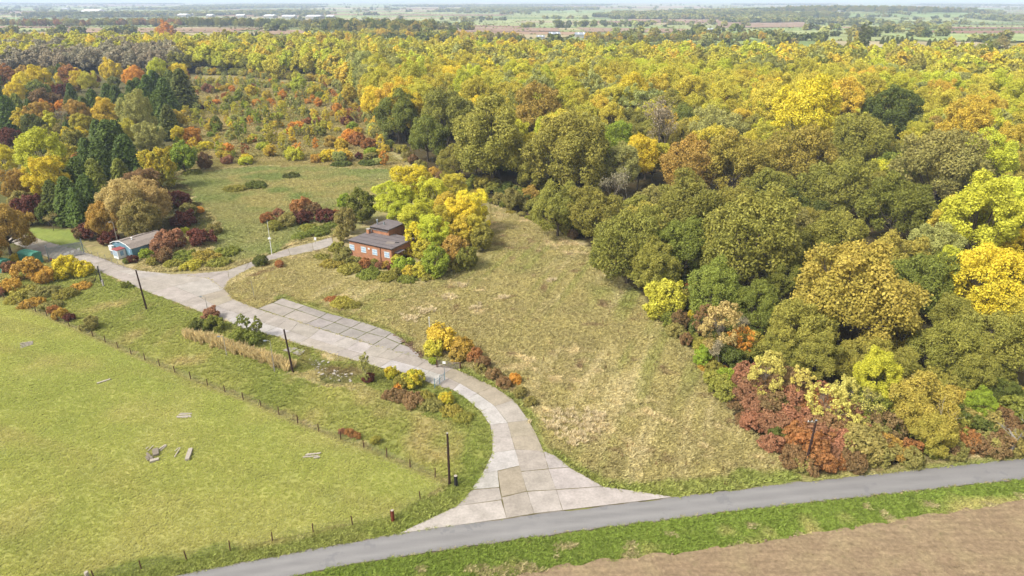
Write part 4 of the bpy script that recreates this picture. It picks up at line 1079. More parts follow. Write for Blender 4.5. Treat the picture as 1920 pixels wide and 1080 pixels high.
T(W4, 'ash', (769, 345, 40, 'yellow', .82), (735, 372, 35, 'lime', .82), (806, 366, 35, 'lime', .82), (884, 388, 34, 'yellow', .82), (843, 388, 30, 'gold', .82), (782, 410, 34, 'lime', .82), (829, 412, 28, 'yellowgreen', .82), (752, 400, 26, 'lime', .82), (860, 400, 32, 'yellow', .82), (810, 430, 30, 'lime', .82), (850, 350, 26, 'yellowgreen', .82), (890, 425, 24, 'yellowgreen', .82))
T(W4, 'round', (781, 446, 25, 'yellow'), (865, 436, 25, 'gold'), (829, 446, 22, 'yellow'), (853, 470, 28, 'amber'), (817, 490, 27, 'limegreen'), (875, 482, 22, 'olive'), (905, 445, 22, 'olive'), (900, 420, 20, 'yellow'), (676, 386, 28, 'green'), (647, 378, 15, 'limegreen'), (648, 412, 19, 'brownolive', 1.2), (640, 436, 15, 'brownolive'), (796, 470, 20, 'yellowgreen'))
T(W4, 'shrub', (757, 494, 20, 'limegreen'), (733, 500, 9, 'maroon'), (685, 492, 12, 'rust'), (712, 496, 10, 'red'), (790, 505, 18, 'yellowgreen'), (845, 498, 18, 'olive'), (632, 462, 14, 'olive'), (640, 482, 16, 'brownolive'), (768, 508, 14, 'gold'),
  (564, 384, 22, 'rust'), (567, 406, 18, 'maroon'), (610, 403, 18, 'maroon'), (540, 410, 18, 'brownolive'), (502, 408, 13, 'rust'), (514, 422, 14, 'olive'), (522, 400, 12, 'red'), (588, 392, 16, 'brown'), (628, 400, 12, 'rust'), (487, 488, 14, 'darkgreen'), (523, 494, 9, 'rust'))
T(W4, 'shrub', (660, 486, 9, 'olive'), (672, 490, 10, 'brownolive'), (700, 492, 9, 'olive'), (724, 496, 9, 'goldbrown'), (745, 486, 12, 'yellowgreen'), (762, 474, 12, 'gold'), (648, 470, 11, 'brownolive'), (740, 508, 12, 'olive'), (700, 508, 12, 'green'))
T(W4, 'bramble', (624, 492, 22, 'oliveamber'), (655, 500, 24, 'olive'), (690, 512, 24, 'green'), (725, 517, 22, 'olive'), (765, 522, 20, 'green'), (805, 516, 20, 'olive'), (596, 432, 24, 'green'), (562, 440, 18, 'green'), (620, 422, 16, 'green'), (575, 425, 18, 'olive'), (640, 565, 24, 'oliveamber'), (660, 570, 18, 'olive'), (620, 560, 14, 'rust'), (605, 480, 16, 'olive'))
W5 = 'beside the field gate on the driveway'
T(W5, 'shrub', (830, 630, 30, 'gold'), (815, 648, 22, 'yellowgreen'), (868, 650, 24, 'goldbrown'), (855, 668, 16, 'amber'), (890, 665, 16, 'rust'), (905, 680, 16, 'brown'), (925, 698, 16, 'brown'), (945, 715, 15, 'brown'), (966, 709, 13, 'orange'), (975, 735, 14, 'brownolive'), (900, 690, 12, 'brownolive'), (995, 752, 12, 'brownolive'), (812, 676, 9, 'limegreen'))
W6 = 'on the bank below the driveway'
T(W6, 'shrub', (735, 697, 14, 'goldgreen', 1.3), (772, 708, 22, 'goldgreen'), (756, 714, 18, 'olive'), (690, 707, 12, 'maroon'), (836, 745, 15, 'goldgreen'), (750, 722, 10, 'orange'))
T(W6, 'bramble', (742, 738, 24, 'brown'), (775, 748, 26, 'brown'), (810, 755, 24, 'brownolive'), (845, 768, 22, 'oliveamber'), (868, 780, 20, 'olive'), (800, 740, 18, 'olive'))
T(W6, 'birch', (685, 688, 14, 'sage', 1.1))
W7 = 'at the yard edge above the straw grass'
T(W7, 'shrub', (394, 587, 17, 'red'), (376, 608, 17, 'darkgreen'), (402, 606, 19, 'green'), (360, 610, 12, 'green'), (452, 628, 21, 'green'), (478, 632, 18, 'green'), (236, 533, 8, 'green'), (246, 536, 5, 'green'))
T(W7, 'birch', (455, 612, 13, 'green'), (479, 612, 12, 'green'))
W8 = 'on the wood edge above the meadow'
T(W8, 'oak', (1407, 445, 92, 'olive'), (1180, 455, 70, 'olive'), (1047, 390, 48, 'olive'), (923, 262, 76, 'olive'), (1067, 290, 76, 'olive'), (840, 215, 52, 'olive'), (1340, 545, 55, 'green'), (745, 215, 44, 'green'), (800, 255, 40, 'green'), (1120, 400, 52, 'olive'), (1225, 500, 52, 'olive'), (1280, 470, 60, 'green'))
T(W8, 'round', (1244, 560, 37, 'yellowgreen'), (1294, 545, 18, 'rust'), (1304, 592, 16, 'yellow'), (1317, 668, 18, 'limegreen'), (1287, 636, 13, 'brown'), (995, 365, 18, 'amber'), (1000, 345, 12, 'gold'), (1275, 600, 18, 'brown'), (1140, 465, 26, 'oliveamber'), (960, 372, 20, 'brownolive'))
T(W8, 'sparse', (1354, 618, 40, 'tan'), (1390, 640, 24, 'orange'), (1322, 600, 24, 'brown'))
T(W8, 'bare', (1352, 660, 24, 'grey'), (1385, 608, 20, 'grey'), (1237, 225, 36, 'grey', 1.2), (1255, 240, 30, 'grey', 1.2), (1148, 350, 30, 'grey'))
T(W8, 'ash', (1200, 292, 36, 'yellow'), (1165, 310, 36, 'sage'), (757, 205, 32, 'yellow'), (700, 190, 26, 'yellow'), (1007, 205, 44, 'amber'), (1140, 275, 34, 'limegreen'), (1165, 262, 30, 'limegreen'))
W9 = 'in the near wood above the lane'
T(W9, 'oak', (1605, 555, 104, 'oliveamber'), (1505, 615, 62, 'olive'), (1723, 530, 62, 'green'), (1847, 530, 72, 'yellow'), (1863, 640, 66, 'olive'), (1420, 575, 48, 'green'), (1560, 455, 60, 'olive'), (1770, 655, 58, 'olive'), (1470, 525, 40, 'green'),
  (1497, 292, 62, 'oliveamber'), (1613, 275, 58, 'olive'), (1763, 318, 72, 'brownolive'), (1380, 310, 60, 'oliveamber'), (1347, 245, 46, 'sage'), (1673, 215, 50, 'darkgreen'), (1570, 350, 60, 'olive'), (1680, 390, 60, 'green'), (1290, 390, 62, 'olive'), (1290, 310, 54, 'amber'))
T(W9, 'oak', (1528, 668, 48, 'olive'), (1615, 672, 46, 'oliveamber'), (1690, 690, 40, 'olive'), (1462, 655, 36, 'olive'), (1785, 590, 44, 'olive'), (1690, 625, 40, 'oliveamber'), (1900, 590, 40, 'yellowgreen'), (1830, 700, 46, 'olive'))
T(W9, 'ash', (1840, 410, 70, 'lime'), (1905, 390, 50, 'lime'), (1747, 470, 44, 'sage'), (1513, 215, 56, 'yellow'), (1850, 300, 44, 'lime'), (1810, 240, 46, 'gold'), (1580, 195, 40, 'gold'), (1910, 470, 40, 'yellow'), (1440, 205, 40, 'yellowgreen'), (1780, 505, 36, 'lime'))
W10 = 'in the hedge corner by the lane'
T(W10, 'shrub', (1405, 735, 29, 'red'), (1425, 765, 31, 'red'), (1450, 790, 29, 'red'), (1489, 785, 34, 'red'), (1524, 832, 32, 'red'), (1576, 832, 34, 'red'), (1545, 862, 26, 'rust'), (1595, 862, 26, 'brown'), (1500, 845, 26, 'rust'), (1640, 850, 29, 'brownolive'), (1672, 838, 29, 'amber'), (1460, 815, 19, 'darkgreen'), (1480, 830, 19, 'rust'), (1620, 810, 24, 'red'), (1385, 715, 19, 'red'), (1540, 790, 24, 'red'), (1600, 790, 22, 'orange'), (1440, 750, 19, 'orange'), (1710, 855, 24, 'brownolive'),
  (1830, 828, 26, 'brown'), (1870, 832, 29, 'brown'), (1910, 828, 29, 'brownolive'), (1790, 842, 24, 'brownolive'), (1950, 820, 29, 'brown'), (1340, 690, 17, 'olive'), (1365, 705, 19, 'limegreen'))
T(W10, 'sparse', (1440, 705, 36, 'pale'), (1552, 755, 38, 'pale'), (1600, 800, 20, 'pale'), (1500, 720, 26, 'pale'), (1590, 740, 28, 'pale'))
T(W10, 'bare', (1638, 762, 28, 'pale'))
T(W10, 'ash', (1644, 702, 42, 'lime'), (1838, 758, 28, 'limegreen'))
T(W10, 'oak', (1738, 762, 58, 'oliveamber'), (1752, 805, 42, 'oliveamber'), (1882, 740, 30, 'darkgreen'))
T(W10, 'round', (1880, 762, 15, 'orange'))
W11 = 'in the young scrub beyond the meadow'
T(W11, 'birch', (448, 246, 9.3, 'green'), (455, 236, 8.1, 'limegreen'), (500, 252, 9.9, 'yellowgreen', .9), (512, 246, 9.3, 'yellowgreen'), (490, 262, 8.1, 'sage'), (575, 262, 6.2, 'yellowgreen'), (560, 200, 8.7, 'sage'), (545, 190, 8.7, 'sage'), (565, 175, 8.1, 'sage'), (640, 192, 8.1, 'sage'), (470, 150, 6.8, 'sage'), (455, 155, 6.2, 'sage'), (420, 146, 5.0, 'sage'), (530, 205, 8.1, 'yellowgreen'), (480, 215, 7.4, 'limegreen'), (500, 215, 7.4, 'green'), (520, 225, 7.4, 'olive'), (590, 228, 7.4, 'yellowgreen'), (610, 215, 7.4, 'yellowgreen'), (440, 205, 7.4, 'yellowgreen'), (430, 190, 7.4, 'green'))
T(W11, 'round', (405, 232, 12.2, 'green'), (560, 158, 14.4, 'lime'), (655, 178, 15.8, 'gold'), (640, 190, 12.2, 'gold'), (632, 203, 10.1, 'orange'), (470, 170, 10.1, 'yellow'), (448, 178, 8.6, 'green'), (500, 178, 8.6, 'gold'), (590, 172, 11.5, 'goldgreen'), (600, 180, 8.6, 'green'), (435, 166, 5.8, 'orange'), (460, 190, 8.6, 'olive'), (530, 178, 7.9, 'orange'))
T(W11, 'shrub', (556, 236, 12, 'orange'), (552, 288, 17, 'lime'), (462, 296, 12, 'yellow'), (425, 299, 12, 'red'), (425, 280, 14, 'orange'), (358, 248, 12, 'orange'), (365, 262, 12, 'gold'), (374, 200, 8, 'maroon'), (394, 197, 8, 'maroon'), (390, 166, 12, 'red'), (645, 290, 17, 'gold'), (618, 290, 16, 'yellow'), (675, 292, 9, 'maroon'), (709, 285, 8, 'yellow'), (650, 255, 16, 'orange'), (670, 260, 16, 'rust'), (690, 268, 14, 'rust'), (620, 265, 14, 'amber'), (640, 270, 14, 'gold'), (650, 225, 12, 'maroon'), (600, 245, 12, 'olive'), (660, 238, 12, 'limegreen'), (695, 285, 12, 'limegreen'), (380, 305, 10, 'brown'), (480, 192, 9, 'orange'), (505, 285, 8, 'orange'), (425, 180, 9, 'rust'))
T(W11, 'bramble', (640, 306, 18, 'darkgreen'), (690, 304, 18, 'darkgreen'), (545, 328, 16, 'darkgreen'), (480, 345, 22, 'darkgreen'), (440, 352, 20, 'olive'), (360, 322, 16, 'green'))
W12 = 'on the skyline at the far edge of the wood'
T(W12, 'poplar', (1593, 72, 4, 'olive'), (1605, 72, 4, 'gold'), (1617, 70, 7, 'darkgreen'), (1626, 72, 6, 'darkgreen'))
T(W12, 'conifer', *[(1655 + i * 9, 77 - (i % 3), 6, 'darkgreen', .8) for i in range(7)], *[(1742 + i * 10, 81 - (i % 2), 6, 'darkgreen', .8) for i in range(4)], (1805, 83, 5, 'darkgreen'), (1822, 82, 5, 'darkgreen'))
T(W12, 'round', (1783, 84, 10, 'amber'), (1880, 82, 12, 'brownolive'), (310, 58, 15, 'orange'), (298, 62, 10, 'gold'), (325, 64, 8, 'maroon'), (1865, 86, 9, 'olive'))
T('in the dark windbreak beyond the yellow woodland', 'conifer', *[(425 + i * 8, 68 - (i % 2), 6, 'darkgreen', .7) for i in range(9)])

# fill of the woods
hx = np.array([t['x'] for t in TREES]); hy = np.array([t['y'] for t in TREES]); hr = np.array([t['R'] for t in TREES])
frng = np.random.default_rng(3)
hz_ = np.array([DIM[t['kind']][1] * t['R'] / DIM[t['kind']][0] for t in TREES]); hpx, hpy, hdep = proj(hx, hy, hz_); hpr = hr * FPX / hdep
WEIGHTS = [  # by photo row of the crown
 (330, [('olive', 40), ('oliveamber', 22), ('green', 14), ('darkgreen', 10), ('gold', 8), ('sage', 4), ('brownolive', 6)]),
 (215, [('olive', 24), ('yellowgreen', 26), ('oliveamber', 18), ('sage', 9), ('gold', 4), ('green', 8), ('lime', 9), ('amber', 2)]),
 (135, [('yellowgreen', 50), ('lime', 12), ('gold', 5), ('olive', 18), ('sage', 8), ('oliveamber', 4), ('green', 6), ('yellow', 5)]),
 (0, [('yellowgreen', 56), ('lime', 15), ('gold', 5), ('yellow', 8), ('olive', 12), ('oliveamber', 3), ('green', 4), ('sage', 4)])]
fill = []
for (y0, y1, sp) in ((75, 330, 8.8), (330, 1000, 8.3)):
    gx_, gy_ = np.meshgrid(np.arange(-1000, 920, sp), np.arange(y0, y1, sp * .87))
    gx_ = gx_ + (np.arange(gx_.shape[0]) % 2)[:, None] * sp * .5
    px_ = (gx_ + frng.uniform(-.32, .32, gx_.shape) * sp).ravel(); py_ = (gy_ + frng.uniform(-.32, .32, gx_.shape) * sp).ravel()
    ok = inpoly(px_, py_, WOOD)
    sx, sy, dep = proj(px_, py_, 9.0); ok &= (sx > -70) & (sx < 1990) & (sy < 1000)
    ok &= ~((px_ > 10) & (px_ < 40) & (py_ < 80))
    for x, y, u, v in zip(px_[ok], py_[ok], sx[ok], sy[ok]):
        R = frng.uniform(5.4, 8.4) if v < 215 else frng.uniform(5.0, 6.8)
        dd = np.hypot(hx - x, hy - y)
        big = hr > 2.6
        if np.any(big & (dd < .62 * (hr + R))): continue
        hd = np.hypot(hpx - u, hpy - v); nearer = (hx ** 2 + hy ** 2) > (x * x + y * y)
        if np.any(nearer & big & (hd < 1.05 * hpr + 10)): continue
        dark_line = v < 150 and u < 720 and vnoise(x, y, 60., 77) > .62
        wt = next(wl for lim, wl in WEIGHTS if v >= lim)
        names = [a for a, b in wt]; pr = np.array([b for a, b in wt], float)
        zone = vnoise(x, y, 34., 71); pr = pr * (1 + .7 * np.sin(np.arange(len(pr)) * 2.1 + zone * 9)); pr /= pr.sum()
        pal = frng.choice(names, p=pr)
        if u < 330 and 95 < v < 150 and vnoise(x, y, 50, 72) > .42: pal = 'grey'
        kind = 'oak' if pal in ('olive', 'oliveamber', 'green', 'darkgreen', 'brownolive', 'amber') else ('thin' if (pal in ('sage', 'grey') or frng.random() < .18) else 'ash')
        fill.append(dict(kind=kind, x=float(x), y=float(y), R=float(R), pal=str(pal), where='', st=float(frng.uniform(.78, 1.12)), hand=False, d=math.hypot(x, y)))
fill.sort(key=lambda t: t['d'])
UNDER = []
edge_pts = [(p[0], p[1]) for p in WOOD[:22]]
# wood-edge bushes
for q in resample([Vector((x, y, 0)) for x, y in edge_pts[:15]], 3.3):
    x = q.x + random.uniform(-1, 2.0); y = q.y + random.uniform(-1, 1)
    if np.any((np.hypot(hx - x, hy - y) < .6 * hr)): continue
    pal = random.choice(['brownolive', 'olive', 'brown', 'oliveamber', 'green', 'goldbrown', 'olive'] if y > 88 else ['red', 'rust', 'red', 'brown'])
    TREES.append(dict(kind='shrub' if random.random() < .7 else 'bramble', x=x, y=y, R=random.uniform(1.3, 2.3), pal=pal, where=W8, st=1.0, hand=False))
for q in resample(PG([(1510, 888), (1700, 868), (1920, 842), (2000, 834)]), 2.6):
    TREES.append(dict(kind='shrub', x=q.x + random.uniform(-.5, .5), y=q.y + random.uniform(.6, 2.0), R=random.uniform(1.4, 2.0), pal=random.choice(['red', 'rust', 'brown', 'brownolive', 'red'] if q.x < 47 else ['brown', 'brownolive', 'olive', 'brown', 'rust']), where=W10, st=1.0, hand=False))
for q in resample([Vector((x, y, 0)) for x, y in edge_pts[:12]], 4.2):
    for off in (4.5, 9.0):
        x = q.x + off + random.uniform(-1.5, 1.5); y = q.y + off * .4 + random.uniform(-1.5, 1.5)
        UNDER.append(dict(kind='shrub', x=x, y=y, R=random.uniform(2.0, 3.2), pal=random.choice(['olive', 'brownolive', 'green', 'darkgreen', 'oliveamber'] if y > 92 else ['brown', 'rust', 'red', 'brownolive']), where='under the trees of the meadow edge', st=1.1, hand=False))
for q in resample(PG([(1520, 880), (1700, 860), (1920, 834), (2000, 826)]), 3.4):
    for off in (4.5, 8.5, 13.):
        UNDER.append(dict(kind='shrub', x=q.x + random.uniform(-1.2, 1.2), y=q.y + off + random.uniform(-1, 1), R=random.uniform(2.0, 3.0), pal=random.choice(['olive', 'brownolive', 'green', 'brown', 'oliveamber', 'darkgreen'] if q.x > 50 else ['brown', 'rust', 'red', 'brownolive']), where='under the trees above the lane', st=1.1, hand=False))
# scrub fill
n = 0
sp_ = [(p.x, p.y) for p in SCRUB]; xs = [p[0] for p in sp_]; ys = [p[1] for p in sp_]
while n < 380:
    x, y = frng.uniform(min(xs), max(xs)), frng.uniform(min(ys), max(ys))
    if not inpoly(np.array([x]), np.array([y]), sp_)[0]: continue
    if vnoise(x, y, 22., 81) < .40 and y < 300: n += .2; continue
    n += 1
    if np.any(np.hypot(hx - x, hy - y) < .7 * hr): continue
    kind = frng.choice(['birch', 'shrub', 'round', 'birch'], p=[.36, .36, .08, .2])
    pal = frng.choice(['yellowgreen', 'sage', 'lime', 'yellow', 'orange', 'gold', 'brownolive', 'rust', 'limegreen'], p=[.30, .21, .1, .05, .06, .09, .05, .03, .11])
    if proj(x, y, 2.)[0] > 585 and frng.random() < .6: pal = frng.choice(['orange', 'gold', 'rust', 'goldbrown', 'yellow'])
    R = {'birch': frng.uniform(1.0, 1.9), 'shrub': frng.uniform(1.4, 2.8), 'round': frng.uniform(1.7, 2.6)}[str(kind)]
    (UNDER if (kind == 'shrub' and R < 2.2) else TREES).append(dict(kind=str(kind), x=float(x), y=float(y), R=float(R), pal=str(pal), where=W11, st=.82, hand=False))
for q in resample([Vector((x, y, 0)) for x, y in edge_pts[14:22]], 3.6):
    for off in (-3., 1.5):
        UNDER.append(dict(kind='shrub', x=q.x + random.uniform(-2, 2), y=q.y - off + random.uniform(-2, 2), R=random.uniform(2.0, 4.2), pal=random.choice(['sage', 'yellowgreen', 'olive', 'brownolive', 'olive', 'gold']), where='', st=1.0, hand=False))
# belt fill
bp = [(p.x, p.y) for p in BELT]; n = 0
for _ in range(1500):
    x, y = frng.uniform(-420, -60), frng.uniform(150, 560)
    if not inpoly(np.array([x]), np.array([y]), bp)[0]: continue
    u, v, dep = proj(x, y, 4.)
    if u < -60 or y < 175: continue
    R = frng.uniform(3.0, 5.0)
    hx = np.array([t['x'] for t in TREES]); hy = np.array([t['y'] for t in TREES]); hr = np.array([t['R'] for t in TREES])
    if np.any(np.hypot(hx - x, hy - y) < .68 * (hr + R)): continue
    if inpoly(np.array([x]), np.array([y]), [(p.x, p.y) for p in LAWN])[0]: continue
    kind = str(frng.choice(['round', 'conifer', 'ash'], p=[.6, .25, .15]))
    pal = 'conifer' if kind == 'conifer' else str(frng.choice(['yellowgreen', 'gold', 'olive', 'green', 'rust', 'brownolive', 'yellow', 'amber', 'brown']))
    TREES.append(dict(kind=kind, x=x, y=y, R=float(R if kind != 'ash' else R + .6), pal=pal, where=W1, st=.9, hand=False))
    n += 1
    if n > 70: break

# individual trees: the hand-set ones and the nearest of the wood
cnt = {}
for t in TREES: cnt[t['kind']] = cnt.get(t['kind'], 0) + 1
rest = []
for t in fill:
    if cnt.get(t['kind'], 0) < {'oak': 170, 'ash': 150, 'thin': 70}[t['kind']]:
        cnt[t['kind']] = cnt.get(t['kind'], 0) + 1
        de = float(dline(np.array([t['x']]), np.array([t['y']]), edge_pts)[0])
        t['where'] = 'just inside the wood edge' if de < 22 else ('deep inside the broad wood' if t['x'] > -60 else 'in the woodland behind the scrub')
        TREES.append(t)
    else: rest.append(t)
TX = np.array([t['x'] for t in TREES]); TY = np.array([t['y'] for t in TREES])
used = {}
for i, t in enumerate(TREES):
    k = t['kind']; nm, cat, words = NAMES[k]
    size = 'small ' if t['R'] < .62 * DIM[k][0] else ('large ' if t['R'] > 1.12 * DIM[k][0] else '')
    t['base'] = '%s%s %s %s' % (size, PAL[t['pal']][0], words, t['where']); used[t['base']] = used.get(t['base'], 0) + 1
SHORT = {'oak': 'oak', 'ash': 'ash', 'round': 'small tree', 'birch': 'birch', 'conifer': 'conifer', 'shrub': 'shrub', 'bramble': 'bramble', 'bare': 'bare tree', 'sparse': 'thin tree', 'thin': 'open tree', 'poplar': 'column tree'}
NEAR = {W1: 'behind the blue hut', W11: 'in the scrub', W8: 'on the meadow edge', W12: 'on the far skyline', 'in the dark windbreak beyond the yellow woodland': 'in the far windbreak', 'deep inside the broad wood': 'deep in the wood', W9: 'above the lane', W3: 'by the road end',
        W5: 'by the field gate', W4: 'by the brick building', W10: 'in the lane hedge', W7: 'by the yard edge', W6: 'below the driveway', 'just inside the wood edge': 'inside the wood edge', 'in the woodland behind the scrub': 'behind the scrub'}
def names_of(i, level):
    t = TREES[i]; k = t['kind']; words = NAMES[k][2]; R0 = DIM[k][0]
    if level == 0: return t['base']
    size = 'small ' if t['R'] < .62 * R0 else ('large ' if t['R'] > 1.12 * R0 else '')
    w2 = {'thin-leaved multi-stemmed tree': 'thin tree', 'slender birch sapling': 'birch sapling', 'tall open-crowned tree': 'open tree', 'tall domed ash': 'ash', 'spreading oak': 'oak', 'bushy small tree': 'small tree', 'leafless twiggy tree': 'leafless tree', 'low bramble mound': 'bramble'}.get(words, words)
    dd = np.hypot(TX - t['x'], TY - t['y']); dd[i] = 1e9; seen = []
    for j in np.argsort(dd)[:8]:
        q = '%s %s' % (PAL[TREES[j]['pal']][0], SHORT[TREES[j]['kind']])
        if q not in seen: seen.append(q)
        if len(seen) == 2: break
    wh = NEAR.get(t['where'], t['where'])
    if level == 1 or len(seen) < 2: return '%s%s %s %s beside %s' % (size, PAL[t['pal']][0], w2, wh, seen[0])
    return ' '.join(('%s%s %s %s between %s and %s' % (size, PAL[t['pal']][0], w2, wh, seen[0], seen[1])).split()[:16])
LAB = [names_of(i, 0) for i in range(len(TREES))]
for level in (1, 2):
    cn = {}
    for l in LAB: cn[l] = cn.get(l, 0) + 1
    LAB = [names_of(i, level) if cn[l] > 1 else l for i, l in enumerate(LAB)]
for i, t in enumerate(TREES):
    k = t['kind']; nm, cat, words = NAMES[k]; R0, z0 = DIM[k]
    label = LAB[i]
    rng = random.Random(i * 7 + 1)
    s = t['R'] / R0
    root = empty(nm, (t['x'], t['y'], float(terrain(t['x'], t['y'])) - .08), rng.uniform(0, 6.28), (s, s, s * t['st']))
    tag(root, label, cat, {'oak': 'oaks of the wood', 'ash': 'ashes of the wood', 'thin': 'open trees of the wood', 'conifer': 'conifers', 'birch': 'birch saplings', 'shrub': 'shrubs', 'bramble': 'bramble mounds', 'round': 'small trees', 'bare': 'bare trees', 'sparse': 'thin trees', 'poplar': 'column trees'}[k])
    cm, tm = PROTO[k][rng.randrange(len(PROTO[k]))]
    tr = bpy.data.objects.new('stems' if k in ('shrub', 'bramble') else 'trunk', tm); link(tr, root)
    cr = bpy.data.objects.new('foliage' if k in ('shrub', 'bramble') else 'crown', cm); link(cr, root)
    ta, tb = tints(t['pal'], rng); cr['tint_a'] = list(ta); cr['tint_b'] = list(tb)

# the rest of the wood, too many to count
if rest:
    P = np.array([(t['x'], t['y'], float(terrain(t['x'], t['y'])) - .3) for t in rest])
    s = np.array([t['R'] / 5.6 for t in rest]); st = np.array([t['st'] for t in rest])
    near = np.array([t['d'] for t in rest]) < 430
    meshes = LOW + [c for c, _ in PROTO['oak'][:4]] + [c for c, _ in PROTO['ash'][:4]]
    idx = np.where(near, np.array([6 + frng.integers(0, 4) if t['kind'] == 'oak' else 10 + frng.integers(0, 4) for t in rest]), frng.integers(0, 6, len(rest)))
    s = np.where(near, np.array([t['R'] / DIM['oak' if t['kind'] == 'oak' else 'ash'][0] for t in rest]), s)
    rr = random.Random(4); tt = [tints(t['pal'], rr) for t in rest]
    scatter('woodland', P, frng.uniform(0, 6.28, len(rest)), np.stack([s, s, s * st], 1), idx, [a for a, b in tt], [b for a, b in tt], meshes, 'continuous yellow-green woodland canopy stretching away behind the near trees', 'woodland')

u_ = UNDER; n = len(u_); rr = random.Random(14); tt = [tints(t['pal'], rr) for t in u_]
sh = np.array([t['R'] / 2.0 for t in u_])
scatter('undergrowth', np.array([(t['x'], t['y'], -.1) for t in u_]), frng.uniform(0, 6.28, n), np.stack([sh, sh, sh], 1), frng.integers(0, 6, n), [a for a, b in tt], [b for a, b in tt], [c for c, _ in PROTO['shrub']], 'dense low undergrowth beneath the wood edge and among the young scrub', 'undergrowth')
# dead bare trees in the wood edge
def dead_tree(px, py, top, label, seed, spread=.9):
    b = G(px, py); h = top_height(b, top); root = empty('dead_tree', b, seed); tag(root, label, 'dead tree')
    me, tips = bare_tree(seed, h, 'branches', M['dead'], .24, spread, 3, 2); put('branches', me, root)
    MB().tube((0, 0, -.2), (.05, .03, h * .3), .25, .2, 8).build('trunk', M['dead'], root)
dead_tree(1893, 853, 766, 'dead white tree with crooked bare limbs above the lane hedge', 3, 1.2)
dead_tree(1915, 851, 756, 'dead white tree with tangled limbs behind the lane hedge', 6, 1.2)
dead_tree(1748, 845, 722, 'dead pale snag poking out of the bronze-olive oak by the lane', 5, .8)
dead_tree(1165, 440, 330, 'dead grey tree with bare branches in the wood edge', 8, .9)
# ---------------------------------------------------------------- grass that stands up
def tuft(seed, n, h, spread, wdt, bend):
    rng = np.random.default_rng(seed); V = []; F = []; A = []
    for i in range(n):
        a = rng.uniform(0, 6.28); r = spread * rng.random() ** .6; x, y = r * math.cos(a), r * math.sin(a)
        da = rng.uniform(0, 6.28); b = bend * rng.uniform(.3, 1.2) * h; hh = h * rng.uniform(.6, 1.15)
        px, py = -math.sin(da) * wdt, math.cos(da) * wdt; k = len(V)
        V += [(x - px, y - py, -.05), (x + px, y + py, -.05), (x + px * .7 + math.cos(da) * b * .4, y + py * .7 + math.sin(da) * b * .4, hh * .62), (x + math.cos(da) * b, y + math.sin(da) * b, hh * .92)]
        F.append((k, k + 1, k + 2, k + 3)); A.append((rng.random(), rng.random(), 0))
    return mesh_np('grass_tuft', V, F, M['blade'], A)
def grass(name, P, size, col, meshes, label, seed, flat=1.0, jit=.18):
    rng = np.random.default_rng(seed); n = len(P)
    s = size * rng.uniform(.6, 1.35, n)
    P3 = np.stack([P[:, 0], P[:, 1], np.full(n, -.06)], 1)
    f = rng.uniform(1 - jit, 1 + jit, (n, 1)); ta = col * f * 2.45; tb = col * f * 1.95
    scatter(name, P3, rng.uniform(0, 6.28, n), np.stack([s, s, s * flat], 1), rng.integers(0, len(meshes), n), ta, tb, meshes, label, 'grass')
def sample(poly, n, seed):
    rng = np.random.default_rng(seed); xs = [p[0] for p in poly]; ys = [p[1] for p in poly]
    P = np.stack([rng.uniform(min(xs), max(xs), n), rng.uniform(min(ys), max(ys), n)], 1)
    return P[inpoly(P[:, 0], P[:, 1], poly)]
hard = [drive_poly, apron_poly, track_poly, [(p.x, p.y) for p in road_up] + [(p.x, p.y) for p in reversed(road_lo)]]
def clear(P, m=None):
    k = np.ones(len(P), bool)
    for h_ in hard: k &= ~inpoly(P[:, 0], P[:, 1], h_)
    u, v, d_ = proj(P[:, 0], P[:, 1], 0.); k &= (u > -30) & (u < 1950) & (v < 1110)
    return P[k]
soft = [tuft(i, 18, .36, .34, .035, 1.25) for i in range(5)]
MEADOW = PG([(430, 520), (500, 490), (620, 465), (640, 520), (800, 530), (920, 470), (920, 380), (1010, 415), (1130, 485), (1230, 590), (1330, 700), (1430, 830), (1500, 895), (1262, 934), (1130, 912), (1040, 850), (980, 762), (850, 688), (790, 665), (735, 618), (533, 556), (482, 578), (440, 560), (424, 540)])
P = clear(sample(MEADOW, 120000, 1)); grass('meadow_grass', P, 1.0, ground_color(P[:, 0], P[:, 1]), soft, 'tall straw-coloured rough grass covering the open meadow', 1)
BACK = PG([(250, 510), (285, 455), (300, 350), (325, 300), (760, 300), (720, 360), (640, 440), (540, 462), (430, 505)])
P = clear(sample(BACK, 52000, 2)); grass('rough_grass', P, 1.15, ground_color(P[:, 0], P[:, 1]), soft, 'rough green and straw grass behind the yard and the brick building', 2)
P = clear(sample([(p.x, p.y) for p in SCRUB], 60000, 13)); grass('scrub_grass', P, 1.3, ground_color(P[:, 0], P[:, 1]), soft, 'rough straw grass between the young scrub trees', 13)
P = clear(sample([(p.x, p.y) for p in STRIP], 60000, 3)); grass('strip_grass', P, .62, ground_color(P[:, 0], P[:, 1]), soft, 'mown grass strip between the pasture fence and the driveway', 3)
P = clear(sample([(p.x, p.y) for p in PASTURE], 300000, 4)); P = P[P[:, 1] < 135][:110000]; grass('pasture_grass', P, .34, ground_color(P[:, 0], P[:, 1]), soft, 'short grazed lime-green grass of the pasture', 4, .8, .12)
VERGE = [(p.x, p.y) for p in road_lo] + [(p.x, p.y) for p in reversed(soil_edge)]
P = clear(sample(VERGE, 50000, 5)); grass('verge_grass', P, .62, ground_color(P[:, 0], P[:, 1]), soft, 'lush green verge between the lane and the tilled field', 5)
UPV = [(p.x, p.y) for p in fence_b] + [(p.x, p.y) for p in PG([(0, 1150), (320, 1082), (640, 1022), (750, 1001), (860, 950), (905, 890)])]
P = clear(sample(UPV, 20000, 6)); grass('roadside_grass', P, .7, ground_color(P[:, 0], P[:, 1]), soft, 'green grass bank between the roadside fence and the lane', 6)
